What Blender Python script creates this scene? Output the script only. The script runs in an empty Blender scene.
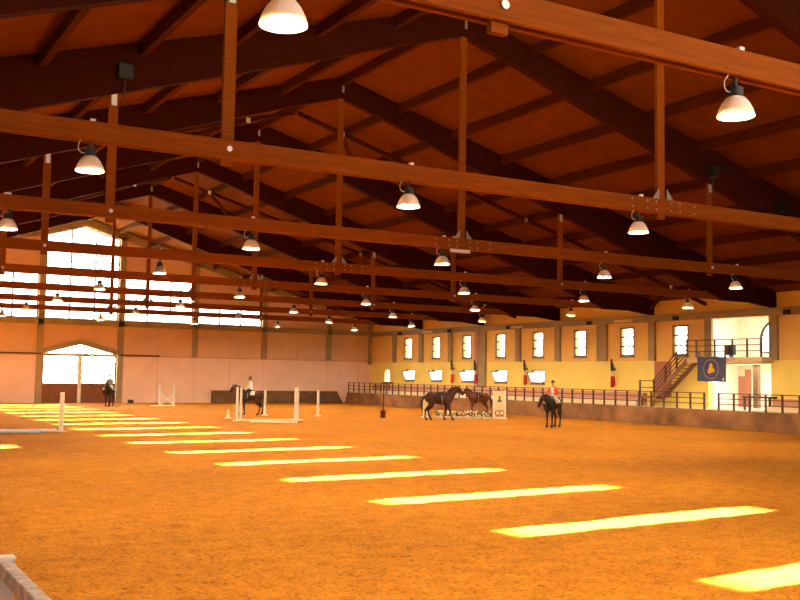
import bpy, bmesh, math, random
from mathutils import Vector, Matrix
random.seed(7)
sc = bpy.context.scene
COL = sc.collection
V = Vector

# ------------------------------------------------------------------ measures
D = 9.0
Y0 = 0.5017
YF = Y0 + 9 * D            # inner face of the far gable wall
YN = -3.0                  # inner face of the unseen gable behind the camera, set close to light near beams
W = 25.91                  # inner face of the long side walls
KX = 23.1                  # arena face of the low kick wall on the right
def TY(k): return Y0 + k * D
RZ, RM = 14.67, 0.286      # roof deck underside at the ridge, slope
def roof(x): return RZ - RM * abs(x)
ORD = ['', 'first', 'second', 'third', 'fourth', 'fifth', 'sixth', 'seventh', 'eighth', 'ninth', 'tenth', 'eleventh', 'twelfth']

# ------------------------------------------------------------------ camera
CAMP = dict(f=1012.1488, yaw=0.5238, pitch=0.0748, roll=0.0158)
CAM = V((-18.1605, 0.0, 2.5084))
cy, sy = math.cos(CAMP['yaw']), math.sin(CAMP['yaw'])
cp, sp = math.cos(CAMP['pitch']), math.sin(CAMP['pitch'])
FW = V((sy * cp, cy * cp, sp)); RT = V((cy, -sy, 0)); UP = RT.cross(FW)
cr, sr = math.cos(CAMP['roll']), math.sin(CAMP['roll'])
R2 = RT * cr + UP * sr; U2 = UP * cr - RT * sr
cd = bpy.data.cameras.new('camera'); co = bpy.data.objects.new('camera', cd); COL.objects.link(co)
cd.sensor_fit = 'HORIZONTAL'; cd.sensor_width = 36.0; cd.lens = CAMP['f'] / 800 * 36.0
cd.clip_start = 0.05; cd.clip_end = 2000
m = Matrix((R2, U2, -FW)).transposed().to_4x4(); m.translation = CAM
co.matrix_world = m; sc.camera = co
def in_view(p, mar=0):
    v = V(p) - CAM; d = v.dot(FW)
    if d < 0.3: return False
    x = 400 + CAMP['f'] * v.dot(R2) / d; y = 300 - CAMP['f'] * v.dot(U2) / d
    return -mar < x < 800 + mar and -mar < y < 600 + mar

# ------------------------------------------------------------------ materials
def nt(name):
    mt = bpy.data.materials.new(name); mt.use_nodes = True
    n = mt.node_tree; b = n.nodes['Principled BSDF']
    return mt, n, b
def mat(name, col, rough=0.7, metal=0.0, var=0.12, scale=6.0, bump=0.0, spec=0.3, stretch=None):
    mt, n, b = nt(name)
    b.inputs['Roughness'].default_value = rough; b.inputs['Metallic'].default_value = metal
    b.inputs['Specular IOR Level'].default_value = spec
    tc = n.nodes.new('ShaderNodeTexCoord'); no = n.nodes.new('ShaderNodeTexNoise')
    no.inputs['Scale'].default_value = scale; no.inputs['Detail'].default_value = 5
    if stretch:
        mp = n.nodes.new('ShaderNodeMapping'); mp.inputs['Scale'].default_value = stretch
        n.links.new(tc.outputs['Object'], mp.inputs['Vector']); n.links.new(mp.outputs['Vector'], no.inputs['Vector'])
    else:
        n.links.new(tc.outputs['Object'], no.inputs['Vector'])
    rp = n.nodes.new('ShaderNodeValToRGB'); rp.color_ramp.elements[0].position = 0.3; rp.color_ramp.elements[1].position = 0.7
    rp.color_ramp.elements[0].color = (*[c * (1 - var) for c in col], 1)
    rp.color_ramp.elements[1].color = (*[min(1, c * (1 + var)) for c in col], 1)
    n.links.new(no.outputs['Fac'], rp.inputs['Fac']); n.links.new(rp.outputs['Color'], b.inputs['Base Color'])
    if bump:
        bp = n.nodes.new('ShaderNodeBump'); bp.inputs['Strength'].default_value = bump; bp.inputs['Distance'].default_value = 0.02
        n.links.new(no.outputs['Fac'], bp.inputs['Height']); n.links.new(bp.outputs['Normal'], b.inputs['Normal'])
    return mt
def emit(name, col, s):
    mt = bpy.data.materials.new(name); mt.use_nodes = True; n = mt.node_tree
    n.nodes.clear(); e = n.nodes.new('ShaderNodeEmission'); o = n.nodes.new('ShaderNodeOutputMaterial')
    e.inputs[0].default_value = (*col, 1); e.inputs[1].default_value = s
    n.links.new(e.outputs[0], o.inputs[0]); return mt
def banded(name, axis, stops, rough=0.8, joints=None, var=0.05):
    """colour bands along a world axis at real heights: paint and panel changes"""
    mt, n, b = nt(name); b.inputs['Roughness'].default_value = rough; b.inputs['Specular IOR Level'].default_value = 0.2
    g = n.nodes.new('ShaderNodeNewGeometry'); s = n.nodes.new('ShaderNodeSeparateXYZ')
    n.links.new(g.outputs['Position'], s.inputs[0])
    cur = None
    for lim, col in stops:
        c = n.nodes.new('ShaderNodeRGB'); c.outputs[0].default_value = (*col, 1)
        if cur is None: cur = c.outputs[0]; continue
        gt = n.nodes.new('ShaderNodeMath'); gt.operation = 'GREATER_THAN'; gt.inputs[1].default_value = lim
        n.links.new(s.outputs[axis], gt.inputs[0])
        mx = n.nodes.new('ShaderNodeMixRGB'); n.links.new(gt.outputs[0], mx.inputs[0])
        n.links.new(cur, mx.inputs[1]); n.links.new(c.outputs[0], mx.inputs[2]); cur = mx.outputs[0]
    no = n.nodes.new('ShaderNodeTexNoise'); no.inputs['Scale'].default_value = 0.9; no.inputs['Detail'].default_value = 6
    n.links.new(g.outputs['Position'], no.inputs['Vector'])
    mr = n.nodes.new('ShaderNodeMapRange'); mr.inputs[1].default_value = 0.3; mr.inputs[2].default_value = 0.7
    mr.inputs[3].default_value = 1 - var; mr.inputs[4].default_value = 1 + var
    n.links.new(no.outputs['Fac'], mr.inputs[0])
    mu = n.nodes.new('ShaderNodeVectorMath'); mu.operation = 'SCALE'
    n.links.new(cur, mu.inputs[0]); n.links.new(mr.outputs[0], mu.inputs['Scale']); out = mu.outputs[0]
    if joints:
        ax, step, w, zl = joints
        md = n.nodes.new('ShaderNodeMath'); md.operation = 'PINGPONG'; md.inputs[1].default_value = step / 2
        n.links.new(s.outputs[ax], md.inputs[0])
        lt = n.nodes.new('ShaderNodeMath'); lt.operation = 'LESS_THAN'; lt.inputs[1].default_value = w
        n.links.new(md.outputs[0], lt.inputs[0])
        zz = n.nodes.new('ShaderNodeMath'); zz.operation = 'SUBTRACT'; zz.inputs[1].default_value = zl
        n.links.new(s.outputs['Z'], zz.inputs[0]); ab = n.nodes.new('ShaderNodeMath'); ab.operation = 'ABSOLUTE'
        n.links.new(zz.outputs[0], ab.inputs[0])
        l2 = n.nodes.new('ShaderNodeMath'); l2.operation = 'LESS_THAN'; l2.inputs[1].default_value = 0.04
        n.links.new(ab.outputs[0], l2.inputs[0])
        mxx = n.nodes.new('ShaderNodeMath'); mxx.operation = 'MAXIMUM'
        n.links.new(lt.outputs[0], mxx.inputs[0]); n.links.new(l2.outputs[0], mxx.inputs[1])
        sc1 = n.nodes.new('ShaderNodeMapRange'); sc1.inputs[3].default_value = 1.0; sc1.inputs[4].default_value = 0.72
        n.links.new(mxx.outputs[0], sc1.inputs[0])
        m2 = n.nodes.new('ShaderNodeVectorMath'); m2.operation = 'SCALE'
        n.links.new(out, m2.inputs[0]); n.links.new(sc1.outputs[0], m2.inputs['Scale']); out = m2.outputs[0]
    n.links.new(out, b.inputs['Base Color'])
    return mt
def glass_mat():
    mt = bpy.data.materials.new('clear_glass'); mt.use_nodes = True; n = mt.node_tree; n.nodes.clear()
    t = n.nodes.new('ShaderNodeBsdfTransparent'); g = n.nodes.new('ShaderNodeBsdfGlossy'); g.inputs['Roughness'].default_value = 0.03
    x = n.nodes.new('ShaderNodeMixShader'); x.inputs[0].default_value = 0.04
    o = n.nodes.new('ShaderNodeOutputMaterial')
    n.links.new(t.outputs[0], x.inputs[1]); n.links.new(g.outputs[0], x.inputs[2]); n.links.new(x.outputs[0], o.inputs[0])
    return mt
def frosted_mat():
    mt = bpy.data.materials.new('frosted_glass'); mt.use_nodes = True; n = mt.node_tree; n.nodes.clear()
    t = n.nodes.new('ShaderNodeBsdfTransparent'); g = n.nodes.new('ShaderNodeBsdfTranslucent'); g.inputs[0].default_value = (0.95, 0.97, 1, 1)
    x = n.nodes.new('ShaderNodeMixShader'); x.inputs[0].default_value = 0.8
    o = n.nodes.new('ShaderNodeOutputMaterial')
    n.links.new(t.outputs[0], x.inputs[1]); n.links.new(g.outputs[0], x.inputs[2]); n.links.new(x.outputs[0], o.inputs[0])
    return mt
def shade_mat():
    mt = bpy.data.materials.new('prismatic_shade'); mt.use_nodes = True; n = mt.node_tree; n.nodes.clear()
    d = n.nodes.new('ShaderNodeBsdfDiffuse'); d.inputs[0].default_value = (0.85, 0.72, 0.55, 1)
    t = n.nodes.new('ShaderNodeBsdfTranslucent'); t.inputs[0].default_value = (1, 0.75, 0.5, 1)
    x = n.nodes.new('ShaderNodeMixShader'); x.inputs[0].default_value = 0.018
    o = n.nodes.new('ShaderNodeOutputMaterial')
    n.links.new(d.outputs[0], x.inputs[1]); n.links.new(t.outputs[0], x.inputs[2]); n.links.new(x.outputs[0], o.inputs[0])
    return mt
def sand_mat():
    mt, n, b = nt('riding_sand'); b.inputs['Roughness'].default_value = 0.95; b.inputs['Specular IOR Level'].default_value = 0.1
    g = n.nodes.new('ShaderNodeNewGeometry')
    def noise(s, d, r=0.6):
        o = n.nodes.new('ShaderNodeTexNoise'); o.inputs['Scale'].default_value = s; o.inputs['Detail'].default_value = d
        o.inputs['Roughness'].default_value = r; n.links.new(g.outputs['Position'], o.inputs['Vector']); return o.outputs['Fac']
    big = noise(0.22, 5); mid = noise(2.6, 6, 0.7); fine = noise(15.0, 5, 0.7)
    r1 = n.nodes.new('ShaderNodeValToRGB'); e = r1.color_ramp.elements
    e[0].position = 0.3; e[0].color = (0.40, 0.145, 0.007, 1); e[1].position = 0.7; e[1].color = (0.51, 0.205, 0.012, 1)
    n.links.new(big, r1.inputs[0])
    r2 = n.nodes.new('ShaderNodeValToRGB'); e = r2.color_ramp.elements
    e[0].position = 0.30; e[0].color = (0.62, 0.55, 0.5, 1); e[1].position = 0.62; e[1].color = (1.12, 1.14, 1.15, 1)
    n.links.new(mid, r2.inputs[0])
    r3 = n.nodes.new('ShaderNodeValToRGB'); e = r3.color_ramp.elements
    e[0].position = 0.36; e[0].color = (0.30, 0.24, 0.2, 1); e[1].position = 0.50; e[1].color = (1.12, 1.12, 1.12, 1)
    n.links.new(fine, r3.inputs[0])
    m1 = n.nodes.new('ShaderNodeMixRGB'); m1.blend_type = 'MULTIPLY'; m1.inputs[0].default_value = 0.75
    n.links.new(r1.outputs[0], m1.inputs[1]); n.links.new(r2.outputs[0], m1.inputs[2])
    m2 = n.nodes.new('ShaderNodeMixRGB'); m2.blend_type = 'MULTIPLY'; m2.inputs[0].default_value = 0.8
    n.links.new(m1.outputs[0], m2.inputs[1]); n.links.new(r3.outputs[0], m2.inputs[2])
    n.links.new(m2.outputs[0], b.inputs['Base Color'])
    ad = n.nodes.new('ShaderNodeMath'); ad.operation = 'ADD'; n.links.new(mid, ad.inputs[0])
    ml = n.nodes.new('ShaderNodeMath'); ml.operation = 'MULTIPLY'; ml.inputs[1].default_value = 0.5
    n.links.new(fine, ml.inputs[0]); n.links.new(ml.outputs[0], ad.inputs[1])
    bp = n.nodes.new('ShaderNodeBump'); bp.inputs['Strength'].default_value = 0.6; bp.inputs['Distance'].default_value = 0.06
    n.links.new(ad.outputs[0], bp.inputs['Height']); n.links.new(bp.outputs['Normal'], b.inputs['Normal'])
    return mt
def deck_mat():
    mt, n, b = nt('roof_boards'); b.inputs['Roughness'].default_value = 0.85; b.inputs['Specular IOR Level'].default_value = 0.03
    g = n.nodes.new('ShaderNodeNewGeometry'); s = n.nodes.new('ShaderNodeSeparateXYZ'); n.links.new(g.outputs['Position'], s.inputs[0])
    md = n.nodes.new('ShaderNodeMath'); md.operation = 'PINGPONG'; md.inputs[1].default_value = 0.15
    n.links.new(s.outputs['Y'], md.inputs[0])
    rp = n.nodes.new('ShaderNodeValToRGB'); e = rp.color_ramp.elements
    e[0].position = 0.0; e[0].color = (0.100, 0.023, 0.0025, 1); e[1].position = 0.12; e[1].color = (0.138, 0.034, 0.0045, 1)
    sc2 = n.nodes.new('ShaderNodeMath'); sc2.operation = 'MULTIPLY'; sc2.inputs[1].default_value = 6.6
    n.links.new(md.outputs[0], sc2.inputs[0]); n.links.new(sc2.outputs[0], rp.inputs[0])
    no = n.nodes.new('ShaderNodeTexNoise'); no.inputs['Scale'].default_value = 1.2; no.inputs['Detail'].default_value = 5
    n.links.new(g.outputs['Position'], no.inputs['Vector'])
    mr = n.nodes.new('ShaderNodeMapRange'); mr.inputs[1].default_value = 0.3; mr.inputs[2].default_value = 0.7
    mr.inputs[3].default_value = 0.85; mr.inputs[4].default_value = 1.12; n.links.new(no.outputs['Fac'], mr.inputs[0])
    mu = n.nodes.new('ShaderNodeVectorMath'); mu.operation = 'SCALE'
    n.links.new(rp.outputs[0], mu.inputs[0]); n.links.new(mr.outputs[0], mu.inputs['Scale'])
    n.links.new(mu.outputs[0], b.inputs['Base Color'])
    return mt

LAMP_L = 640.0   # radiance of the lit lamp lenses
SKY = 9.0
SUN = 420.0
EXPO = 0.30
M = {}
M['sand'] = sand_mat()
M['deck'] = deck_mat()
M['wall_far'] = banded('far_wall_panels', 'Z', [(0, (0.86, 0.58, 0.46)), (3.75, (0.74, 0.45, 0.27))], joints=('X', 3.085, 0.02, 3.75))
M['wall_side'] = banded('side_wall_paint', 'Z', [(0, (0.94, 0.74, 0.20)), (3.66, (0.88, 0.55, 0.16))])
M['wall_plain'] = mat('plain_plaster', (0.75, 0.55, 0.33), 0.85)
M['white_wall'] = mat('white_plaster', (0.85, 0.80, 0.72), 0.85, var=0.04)
M['olive'] = mat('olive_concrete', (0.36, 0.27, 0.15), 0.85, var=0.1, scale=2)
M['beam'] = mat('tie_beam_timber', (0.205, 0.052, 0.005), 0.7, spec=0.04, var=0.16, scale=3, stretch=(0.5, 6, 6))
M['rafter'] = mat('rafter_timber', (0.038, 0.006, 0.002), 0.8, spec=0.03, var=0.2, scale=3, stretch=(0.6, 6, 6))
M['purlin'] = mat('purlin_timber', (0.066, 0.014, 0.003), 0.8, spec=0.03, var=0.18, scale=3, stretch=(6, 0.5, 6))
M['steel'] = mat('galvanised_steel', (0.62, 0.58, 0.52), 0.45, 0.5, var=0.06)
M['steel_dull'] = mat('dull_steel', (0.30, 0.24, 0.19), 0.5, 0.4, var=0.06)
M['dark_metal'] = mat('dark_painted_steel', (0.045, 0.035, 0.03), 0.5, 0.2)
M['brown_metal'] = mat('brown_painted_steel', (0.10, 0.045, 0.025), 0.55, 0.1)
M['frame'] = mat('window_frame', (0.15, 0.09, 0.05), 0.6)
M['frame_far'] = mat('grey_window_frame', (0.30, 0.24, 0.18), 0.6)
M['glass'] = glass_mat()
M['frosted'] = frosted_mat()
M['shade'] = shade_mat()
M['lens'] = emit('lit_lamp_lens', (1.0, 0.74, 0.42), LAMP_L)
M['black'] = mat('black_plastic', (0.015, 0.014, 0.013), 0.5)
M['white_paint'] = mat('white_paint', (0.80, 0.77, 0.70), 0.55, var=0.05)
M['cream_paint'] = mat('cream_paint', (0.80, 0.66, 0.38), 0.6, var=0.06)
M['blue_paint'] = mat('pale_blue_paint', (0.42, 0.50, 0.62), 0.5)
M['door_wood'] = mat('brown_door_boards', (0.22, 0.075, 0.030), 0.6, var=0.2, scale=2, stretch=(7, 7, 0.5))
M['kick'] = mat('worn_kick_boards', (0.26, 0.125, 0.055), 0.85, var=0.4, scale=0.8)
M['kick_dark'] = mat('dark_kick_boards', (0.16, 0.085, 0.045), 0.85, var=0.3, scale=1.0)
M['pink'] = mat('pink_render', (0.62, 0.30, 0.22), 0.85, var=0.08)
M['pale_step'] = mat('pale_concrete', (0.85, 0.74, 0.50), 0.85, var=0.06)
M['wood_rail'] = mat('weathered_rail', (0.58, 0.49, 0.44), 0.8, var=0.35, scale=14, bump=0.3)
M['navy'] = mat('navy_cloth', (0.085, 0.09, 0.22), 0.85, var=0.15)
M['gold'] = mat('gold_print', (0.80, 0.52, 0.03), 0.7)
M['gold_dim'] = mat('faded_gold_print', (0.33, 0.27, 0.16), 0.8)
M['grass'] = mat('outdoor_ground', (0.45, 0.42, 0.22), 0.95, scale=0.5)
M['leaf'] = mat('leaf_green', (0.55, 0.55, 0.28), 0.8, var=0.3, scale=1.5)
M['bark'] = mat('bark', (0.18, 0.12, 0.08), 0.9)
M['bay'] = mat('bay_coat', (0.045, 0.011, 0.005), 0.5, var=0.2, scale=4)
M['bay_light'] = mat('chestnut_coat', (0.11, 0.033, 0.011), 0.5, var=0.2, scale=4)
M['dark_coat'] = mat('black_brown_coat', (0.016, 0.008, 0.006), 0.5, var=0.2, scale=4)
M['mane'] = mat('dark_hair', (0.012, 0.008, 0.007), 0.6)
M['leather'] = mat('dark_leather', (0.03, 0.015, 0.01), 0.45)
M['white_cloth'] = mat('white_cloth', (0.82, 0.80, 0.74), 0.9)
M['skin'] = mat('skin', (0.55, 0.30, 0.20), 0.6, var=0.04)
M['red_cloth'] = mat('orange_red_cloth', (0.75, 0.13, 0.05), 0.9)
M['grey_cloth'] = mat('grey_green_cloth', (0.22, 0.20, 0.14), 0.9)
M['dark_cloth'] = mat('dark_cloth', (0.03, 0.032, 0.028), 0.9)
M['beige_cloth'] = mat('beige_cloth', (0.55, 0.46, 0.33), 0.9)
M['terra'] = mat('dark_red_bucket', (0.10, 0.025, 0.015), 0.6)
M['brown'] = mat('brown_board', (0.16, 0.085, 0.045), 0.75)
M['flower'] = mat('white_flowers', (0.85, 0.80, 0.55), 0.8, var=0.25, scale=9)
M['green_dark'] = mat('dark_green_leaves', (0.05, 0.09, 0.03), 0.8, var=0.3, scale=8)
M['print_red'] = mat('red_print', (0.35, 0.05, 0.03), 0.7)
M['print_green'] = mat('green_print', (0.12, 0.16, 0.08), 0.7)
M['pink_door'] = mat('salmon_door', (0.46, 0.19, 0.12), 0.7)
def flag_mat():
    mt, n, b = nt('tricolour_cloth'); b.inputs['Roughness'].default_value = 0.9
    tc = n.nodes.new('ShaderNodeTexCoord'); s = n.nodes.new('ShaderNodeSeparateXYZ'); n.links.new(tc.outputs['Generated'], s.inputs[0])
    rp = n.nodes.new('ShaderNodeValToRGB'); rp.color_ramp.interpolation = 'CONSTANT'; e = rp.color_ramp.elements
    e[0].position = 0; e[0].color = (0.55, 0.03, 0.02, 1); e[1].position = 0.40; e[1].color = (0.75, 0.62, 0.42, 1)
    e2 = e.new(0.58); e2.color = (0.02, 0.06, 0.02, 1)
    n.links.new(s.outputs['Z'], rp.inputs[0]); n.links.new(rp.outputs[0], b.inputs['Base Color']); return mt
M['flag'] = flag_mat()

# ------------------------------------------------------------------ mesh builder
class MB:
    def __init__(s): s.bm = bmesh.new()
    def quad(s, pts):
        vs = [s.bm.verts.new(p) for p in pts]; s.bm.faces.new(vs)
    def hexa(s, a, b):
        """closed prism between two equal rings"""
        n = len(a); va = [s.bm.verts.new(p) for p in a]; vb = [s.bm.verts.new(p) for p in b]
        s.bm.faces.new(va[::-1]); s.bm.faces.new(vb)
        for i in range(n):
            j = (i + 1) % n; s.bm.faces.new((va[i], va[j], vb[j], vb[i]))
        return s
    def box(s, x0, x1, y0, y1, z0, z1):
        s.hexa([(x0, y0, z0), (x1, y0, z0), (x1, y1, z0), (x0, y1, z0)], [(x0, y0, z1), (x1, y0, z1), (x1, y1, z1), (x0, y1, z1)])
        return s
    def xz(s, poly, y0, y1):
        s.hexa([(x, y0, z) for x, z in poly], [(x, y1, z) for x, z in poly]); return s
    def yz(s, poly, x0, x1):
        s.hexa([(x0, y, z) for y, z in poly], [(x1, y, z) for y, z in poly]); return s
    def bar(s, p, q, w, h, up=(0, 0, 1)):
        p, q = V(p), V(q); d = (q - p).normalized(); up = V(up)
        if abs(d.dot(up)) > 0.98: up = V((0, 1, 0))
        sd = d.cross(up).normalized() * w / 2; u = sd.cross(d).normalized() * h / 2
        s.hexa([p - sd - u, p + sd - u, p + sd + u, p - sd + u], [q - sd - u, q + sd - u, q + sd + u, q - sd + u]); return s
    def tube(s, pts, r, n=8, sec=None, side=None):
        """loft along points; r: number or list; sec: list of (a,b) ellipse radii; side: reference side vector"""
        pts = [V(p) for p in pts]; k = len(pts); rings = []
        ref = V(side) if side else None
        for i, p in enumerate(pts):
            d = (pts[min(i + 1, k - 1)] - pts[max(i - 1, 0)]).normalized()
            if ref is None:
                ref = V((0, 0, 1)) if abs(d.z) < 0.9 else V((1, 0, 0)); 
                ref = d.cross(ref).normalized()
            a = (ref - d * ref.dot(d)).normalized(); b = d.cross(a)
            if sec: ra, rb = sec[i]
            else: ra = rb = r[i] if isinstance(r, (list, tuple)) else r
            rings.append([s.bm.verts.new(p + a * ra * math.cos(t) + b * rb * math.sin(t)) for t in [2 * math.pi * j / n for j in range(n)]])
        for i in range(k - 1):
            for j in range(n):
                l = (j + 1) % n; s.bm.faces.new((rings[i][j], rings[i][l], rings[i + 1][l], rings[i + 1][j]))
        s.bm.faces.new(rings[0][::-1]); s.bm.faces.new(rings[-1]); return s
    def lathe(s, prof, c=(0, 0, 0), n=20, cap=True):
        rings = [[s.bm.verts.new((c[0] + r * math.cos(2 * math.pi * j / n), c[1] + r * math.sin(2 * math.pi * j / n), c[2] + z)) for j in range(n)] for r, z in prof]
        for i in range(len(rings) - 1):
            for j in range(n):
                l = (j + 1) % n; s.bm.faces.new((rings[i][j], rings[i][l], rings[i + 1][l], rings[i + 1][j]))
        if cap: s.bm.faces.new(rings[0][::-1]); s.bm.faces.new(rings[-1])
        return s
    def ball(s, c, r, sub=2):
        if not isinstance(r, (tuple, list)): r = (r, r, r)
        g = bmesh.ops.create_icosphere(s.bm, subdivisions=sub, radius=1)
        for v in g['verts']: v.co = V((v.co.x * r[0] + c[0], v.co.y * r[1] + c[1], v.co.z * r[2] + c[2]))
        return s
    def build(s, name, mt, parent=None, smooth=False, bevel=0.0):
        bmesh.ops.recalc_face_normals(s.bm, faces=s.bm.faces)
        me = bpy.data.meshes.new(name); s.bm.to_mesh(me); s.bm.free()
        me.materials.append(mt)
        if smooth: me.polygons.foreach_set('use_smooth', [True] * len(me.polygons))
        o = bpy.data.objects.new(name, me); COL.objects.link(o)
        if parent: o.parent = parent
        if bevel:
            b = o.modifiers.new('bevel', 'BEVEL'); b.width = bevel; b.segments = 2; b.limit_method = 'ANGLE'
        return o
    def organic(s, name, mt, parent=None, voxel=0.02, it=6):
        o = s.build(name, mt, None)
        r = o.modifiers.new('r', 'REMESH'); r.mode = 'VOXEL'; r.voxel_size = voxel; r.use_smooth_shade = True
        if it:
            q = o.modifiers.new('s', 'SMOOTH'); q.iterations = it; q.factor = 0.5
        dg = bpy.context.evaluated_depsgraph_get(); dg.update()
        me = bpy.data.meshes.new_from_object(o.evaluated_get(dg)); me.name = name
        old = o.data; o.modifiers.clear(); o.data = me; bpy.data.meshes.remove(old)
        me.polygons.foreach_set('use_smooth', [True] * len(me.polygons))
        if not me.materials: me.materials.append(mt)
        if parent: o.parent = parent
        return o
def tag(o, label, cat=None, group=None, kind=None):
    o['label'] = label
    if cat: o['category'] = cat
    if group: o['group'] = group
    if kind: o['kind'] = kind
    return o
def empty(name, loc=(0, 0, 0), rz=0.0, scale=1.0):
    o = bpy.data.objects.new(name, None); COL.objects.link(o); o.location = loc; o.rotation_euler = (0, 0, rz)
    o.scale = (scale,) * 3; o.empty_display_size = 0.2; return o
def copy_tree(o, parent=None):
    c = o.copy(); COL.objects.link(c)
    if parent: c.parent = parent; c.matrix_parent_inverse = o.matrix_parent_inverse
    for k in KIDS(o): copy_tree(k, c)
    return c
_index = {}
def KIDS(o): return [x for x in COL.objects if x.parent == o]

# ------------------------------------------------------------------ shell
def sand_mesh():
    from mathutils import noise as nz
    ys = [YN]
    while ys[-1] < YF + 0.6:
        ys.append(ys[-1] + 0.05 * (1 + max(0.0, ys[-1]) / 9))
    ys[-1] = YF + 0.6
    xs = [-W + i * 2 * W / 430 for i in range(431)]
    vs = []
    for y in ys:
        for x in xs:
            z = 0.014 * nz.noise((x * 0.55, y * 0.55, 0.3)) + 0.014 * nz.noise((x * 2.3, y * 2.3, 4.1)) + 0.013 * nz.noise((x * 5.5, y * 5.5, 9.7))
            vs.append((x, y, z))
    nx, ny = len(xs), len(ys)
    fs = [(j * nx + i, j * nx + i + 1, (j + 1) * nx + i + 1, (j + 1) * nx + i) for j in range(ny - 1) for i in range(nx - 1)]
    k = len(vs)
    for z in (-0.3, -0.08):
        vs += [(-W, YN, z), (W, YN, z), (W, YF + 0.6, z), (-W, YF + 0.6, z)]
    fs += [(k + 3, k + 2, k + 1, k), (k + 4, k + 5, k + 6, k + 7)] + [(k + i, k + (i + 1) % 4, k + 4 + (i + 1) % 4, k + 4 + i) for i in range(4)]
    me = bpy.data.meshes.new('floor'); me.from_pydata(vs, [], fs); me.materials.append(M['sand'])
    me.polygons.foreach_set('use_smooth', [True] * len(me.polygons))
    o = bpy.data.objects.new('floor', me); COL.objects.link(o); return o
tag(sand_mesh(), 'orange riding sand covering the whole arena floor', 'floor', kind='structure')
tag(MB().box(-160, 160, -120, 220, -0.5, -0.32).build('ground', M['grass']), 'pale sunlit ground outside the hall doors', 'ground', kind='structure')
b = MB()
for s in (-1, 1):
    b.xz([(0, RZ), (s * 27.0, RZ - RM * 27.0), (s * 27.0, RZ - RM * 27.0 + 0.2), (0, RZ + 0.2)], YN - 0.6, YF + 0.6)
tag(b.build('ceiling', M['deck']), 'reddish boarded underside of the pitched roof', 'ceiling', kind='structure')

def strip_wall(name, mt, breaks, top, holes, y0, y1):
    """wall in XZ: per strip solid intervals; holes = (x0,x1,zlo(x),zhi(x))"""
    b = MB()
    for xa, xb in zip(breaks[:-1], breaks[1:]):
        xm = (xa + xb) / 2; hs = sorted([h for h in holes if h[0] - 1e-6 <= xm <= h[1] + 1e-6], key=lambda h: h[2](xm))
        lo = lambda x: -0.3
        for h in hs + [None]:
            hi = h[2] if h else top
            if hi(xm) - lo(xm) > 0.01:
                b.xz([(xa, lo(xa)), (xb, lo(xb)), (xb, hi(xb)), (xa, hi(xa))], y0, y1)
            if h: lo = h[3]
    return b.build(name, mt)
CW = [6.1709 * (n + 0.5) for n in range(4)]      # columns of the gable wall: 3.09, 9.26, 15.43, 21.6
gtop = lambda x: 13.95 - 0.30 * abs(x)
c_ = lambda v: (lambda x: v)
WZ = 6.52
gable_holes = [(-2.86, 2.86, c_(WZ), gtop)]
for s in (-1, 1):
    for (a, bb, t) in ((3.32, 9.03, 10.2), (9.49, 15.2, 8.05)):
        gable_holes.append((min(s * a, s * bb), max(s * a, s * bb), c_(WZ), c_(t)))
door_top = lambda x: 4.58 - 0.27 * abs(x)
far_holes = gable_holes + [(-2.86, 2.86, c_(-0.3), door_top)]
brk = sorted({-26.3, 0, 26.3} | {s * v for s in (-1, 1) for v in (2.86, 3.32, 9.03, 9.49, 15.2)})
tag(strip_wall('wall_back', M['wall_far'], brk, lambda x: roof(x) - 0.005, far_holes, YF, YF + 0.35), 'salmon and tan far gable wall with tall stepped windows', 'wall', kind='structure')
tag(strip_wall('wall_front', M['wall_plain'], brk, lambda x: roof(x) - 0.005, gable_holes, YN - 0.35, YN), 'unseen gable wall behind the viewer, window openings added to light the beams', 'wall', kind='structure')  # window openings put into this unseen wall to throw daylight on the nearest beams

def yz_wall(name, mt, x0, x1, ya, yb, z0, z1, holes):
    ys = sorted({ya, yb} | {h[0] for h in holes} | {h[1] for h in holes}); b = MB()
    for p, q in zip(ys[:-1], ys[1:]):
        ym = (p + q) / 2; lo = z0
        for h in sorted([h for h in holes if h[0] < ym < h[1]], key=lambda h: h[2]) + [(0, 0, z1, 0)]:
            if h[2] - lo > 0.01: b.box(x0, x1, p, q, lo, h[2])
            lo = h[3]
    return b.build(name, mt)
UPW = [TY(k) + 0.25 * D * s for k in range(4, 9) for s in (-1, 1)]      # upper window centres
UPW = [y for y in UPW if abs(y - 38.75) > 0.3]
UPR = UPW + [TY(8) + 0.25 * D] if False else UPW
LOW = [(74.4, 1.45), (70.1, 1.5), (65.55, 1.6), (61.2, 1.5), (56.8, 1.5)]
OPEN = (36.77, 41.15)
holesR = [(y - 0.62, y + 0.62, 3.97, 5.74) for y in UPW] + [(y - w / 2, y + w / 2, 2.12, 3.06) for y, w in LOW]
holesR += [(OPEN[0], OPEN[1], 0.97, 3.45), (OPEN[0], OPEN[1], 3.8, 6.02), (77.95, 78.85, 1.95, 3.1)]
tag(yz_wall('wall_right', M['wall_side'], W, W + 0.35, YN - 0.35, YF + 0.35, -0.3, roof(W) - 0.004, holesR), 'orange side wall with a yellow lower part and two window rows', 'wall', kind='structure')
sh = lambda y: 0.2 if y < 13 else 0.0
holesL = [(TY(k) + s * 0.25 * D - 0.40 + sh(TY(k) + s), TY(k) + s * 0.25 * D + 0.40 + sh(TY(k) + s), 3.99, 5.38) for k in range(0, 9) for s in (-1, 1)]
holesL += [(TY(k) + s * 0.25 * D - 0.75, TY(k) + s * 0.25 * D + 0.75, 2.12, 3.06) for k in range(4, 9) for s in (-1, 1)]
tag(yz_wall('wall_left', M['wall_side'], -W - 0.12, -W, YN - 0.35, YF + 0.35, -0.3, roof(W) - 0.004, holesL), 'side wall opposite with sunlit windows', 'wall', kind='structure')

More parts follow.
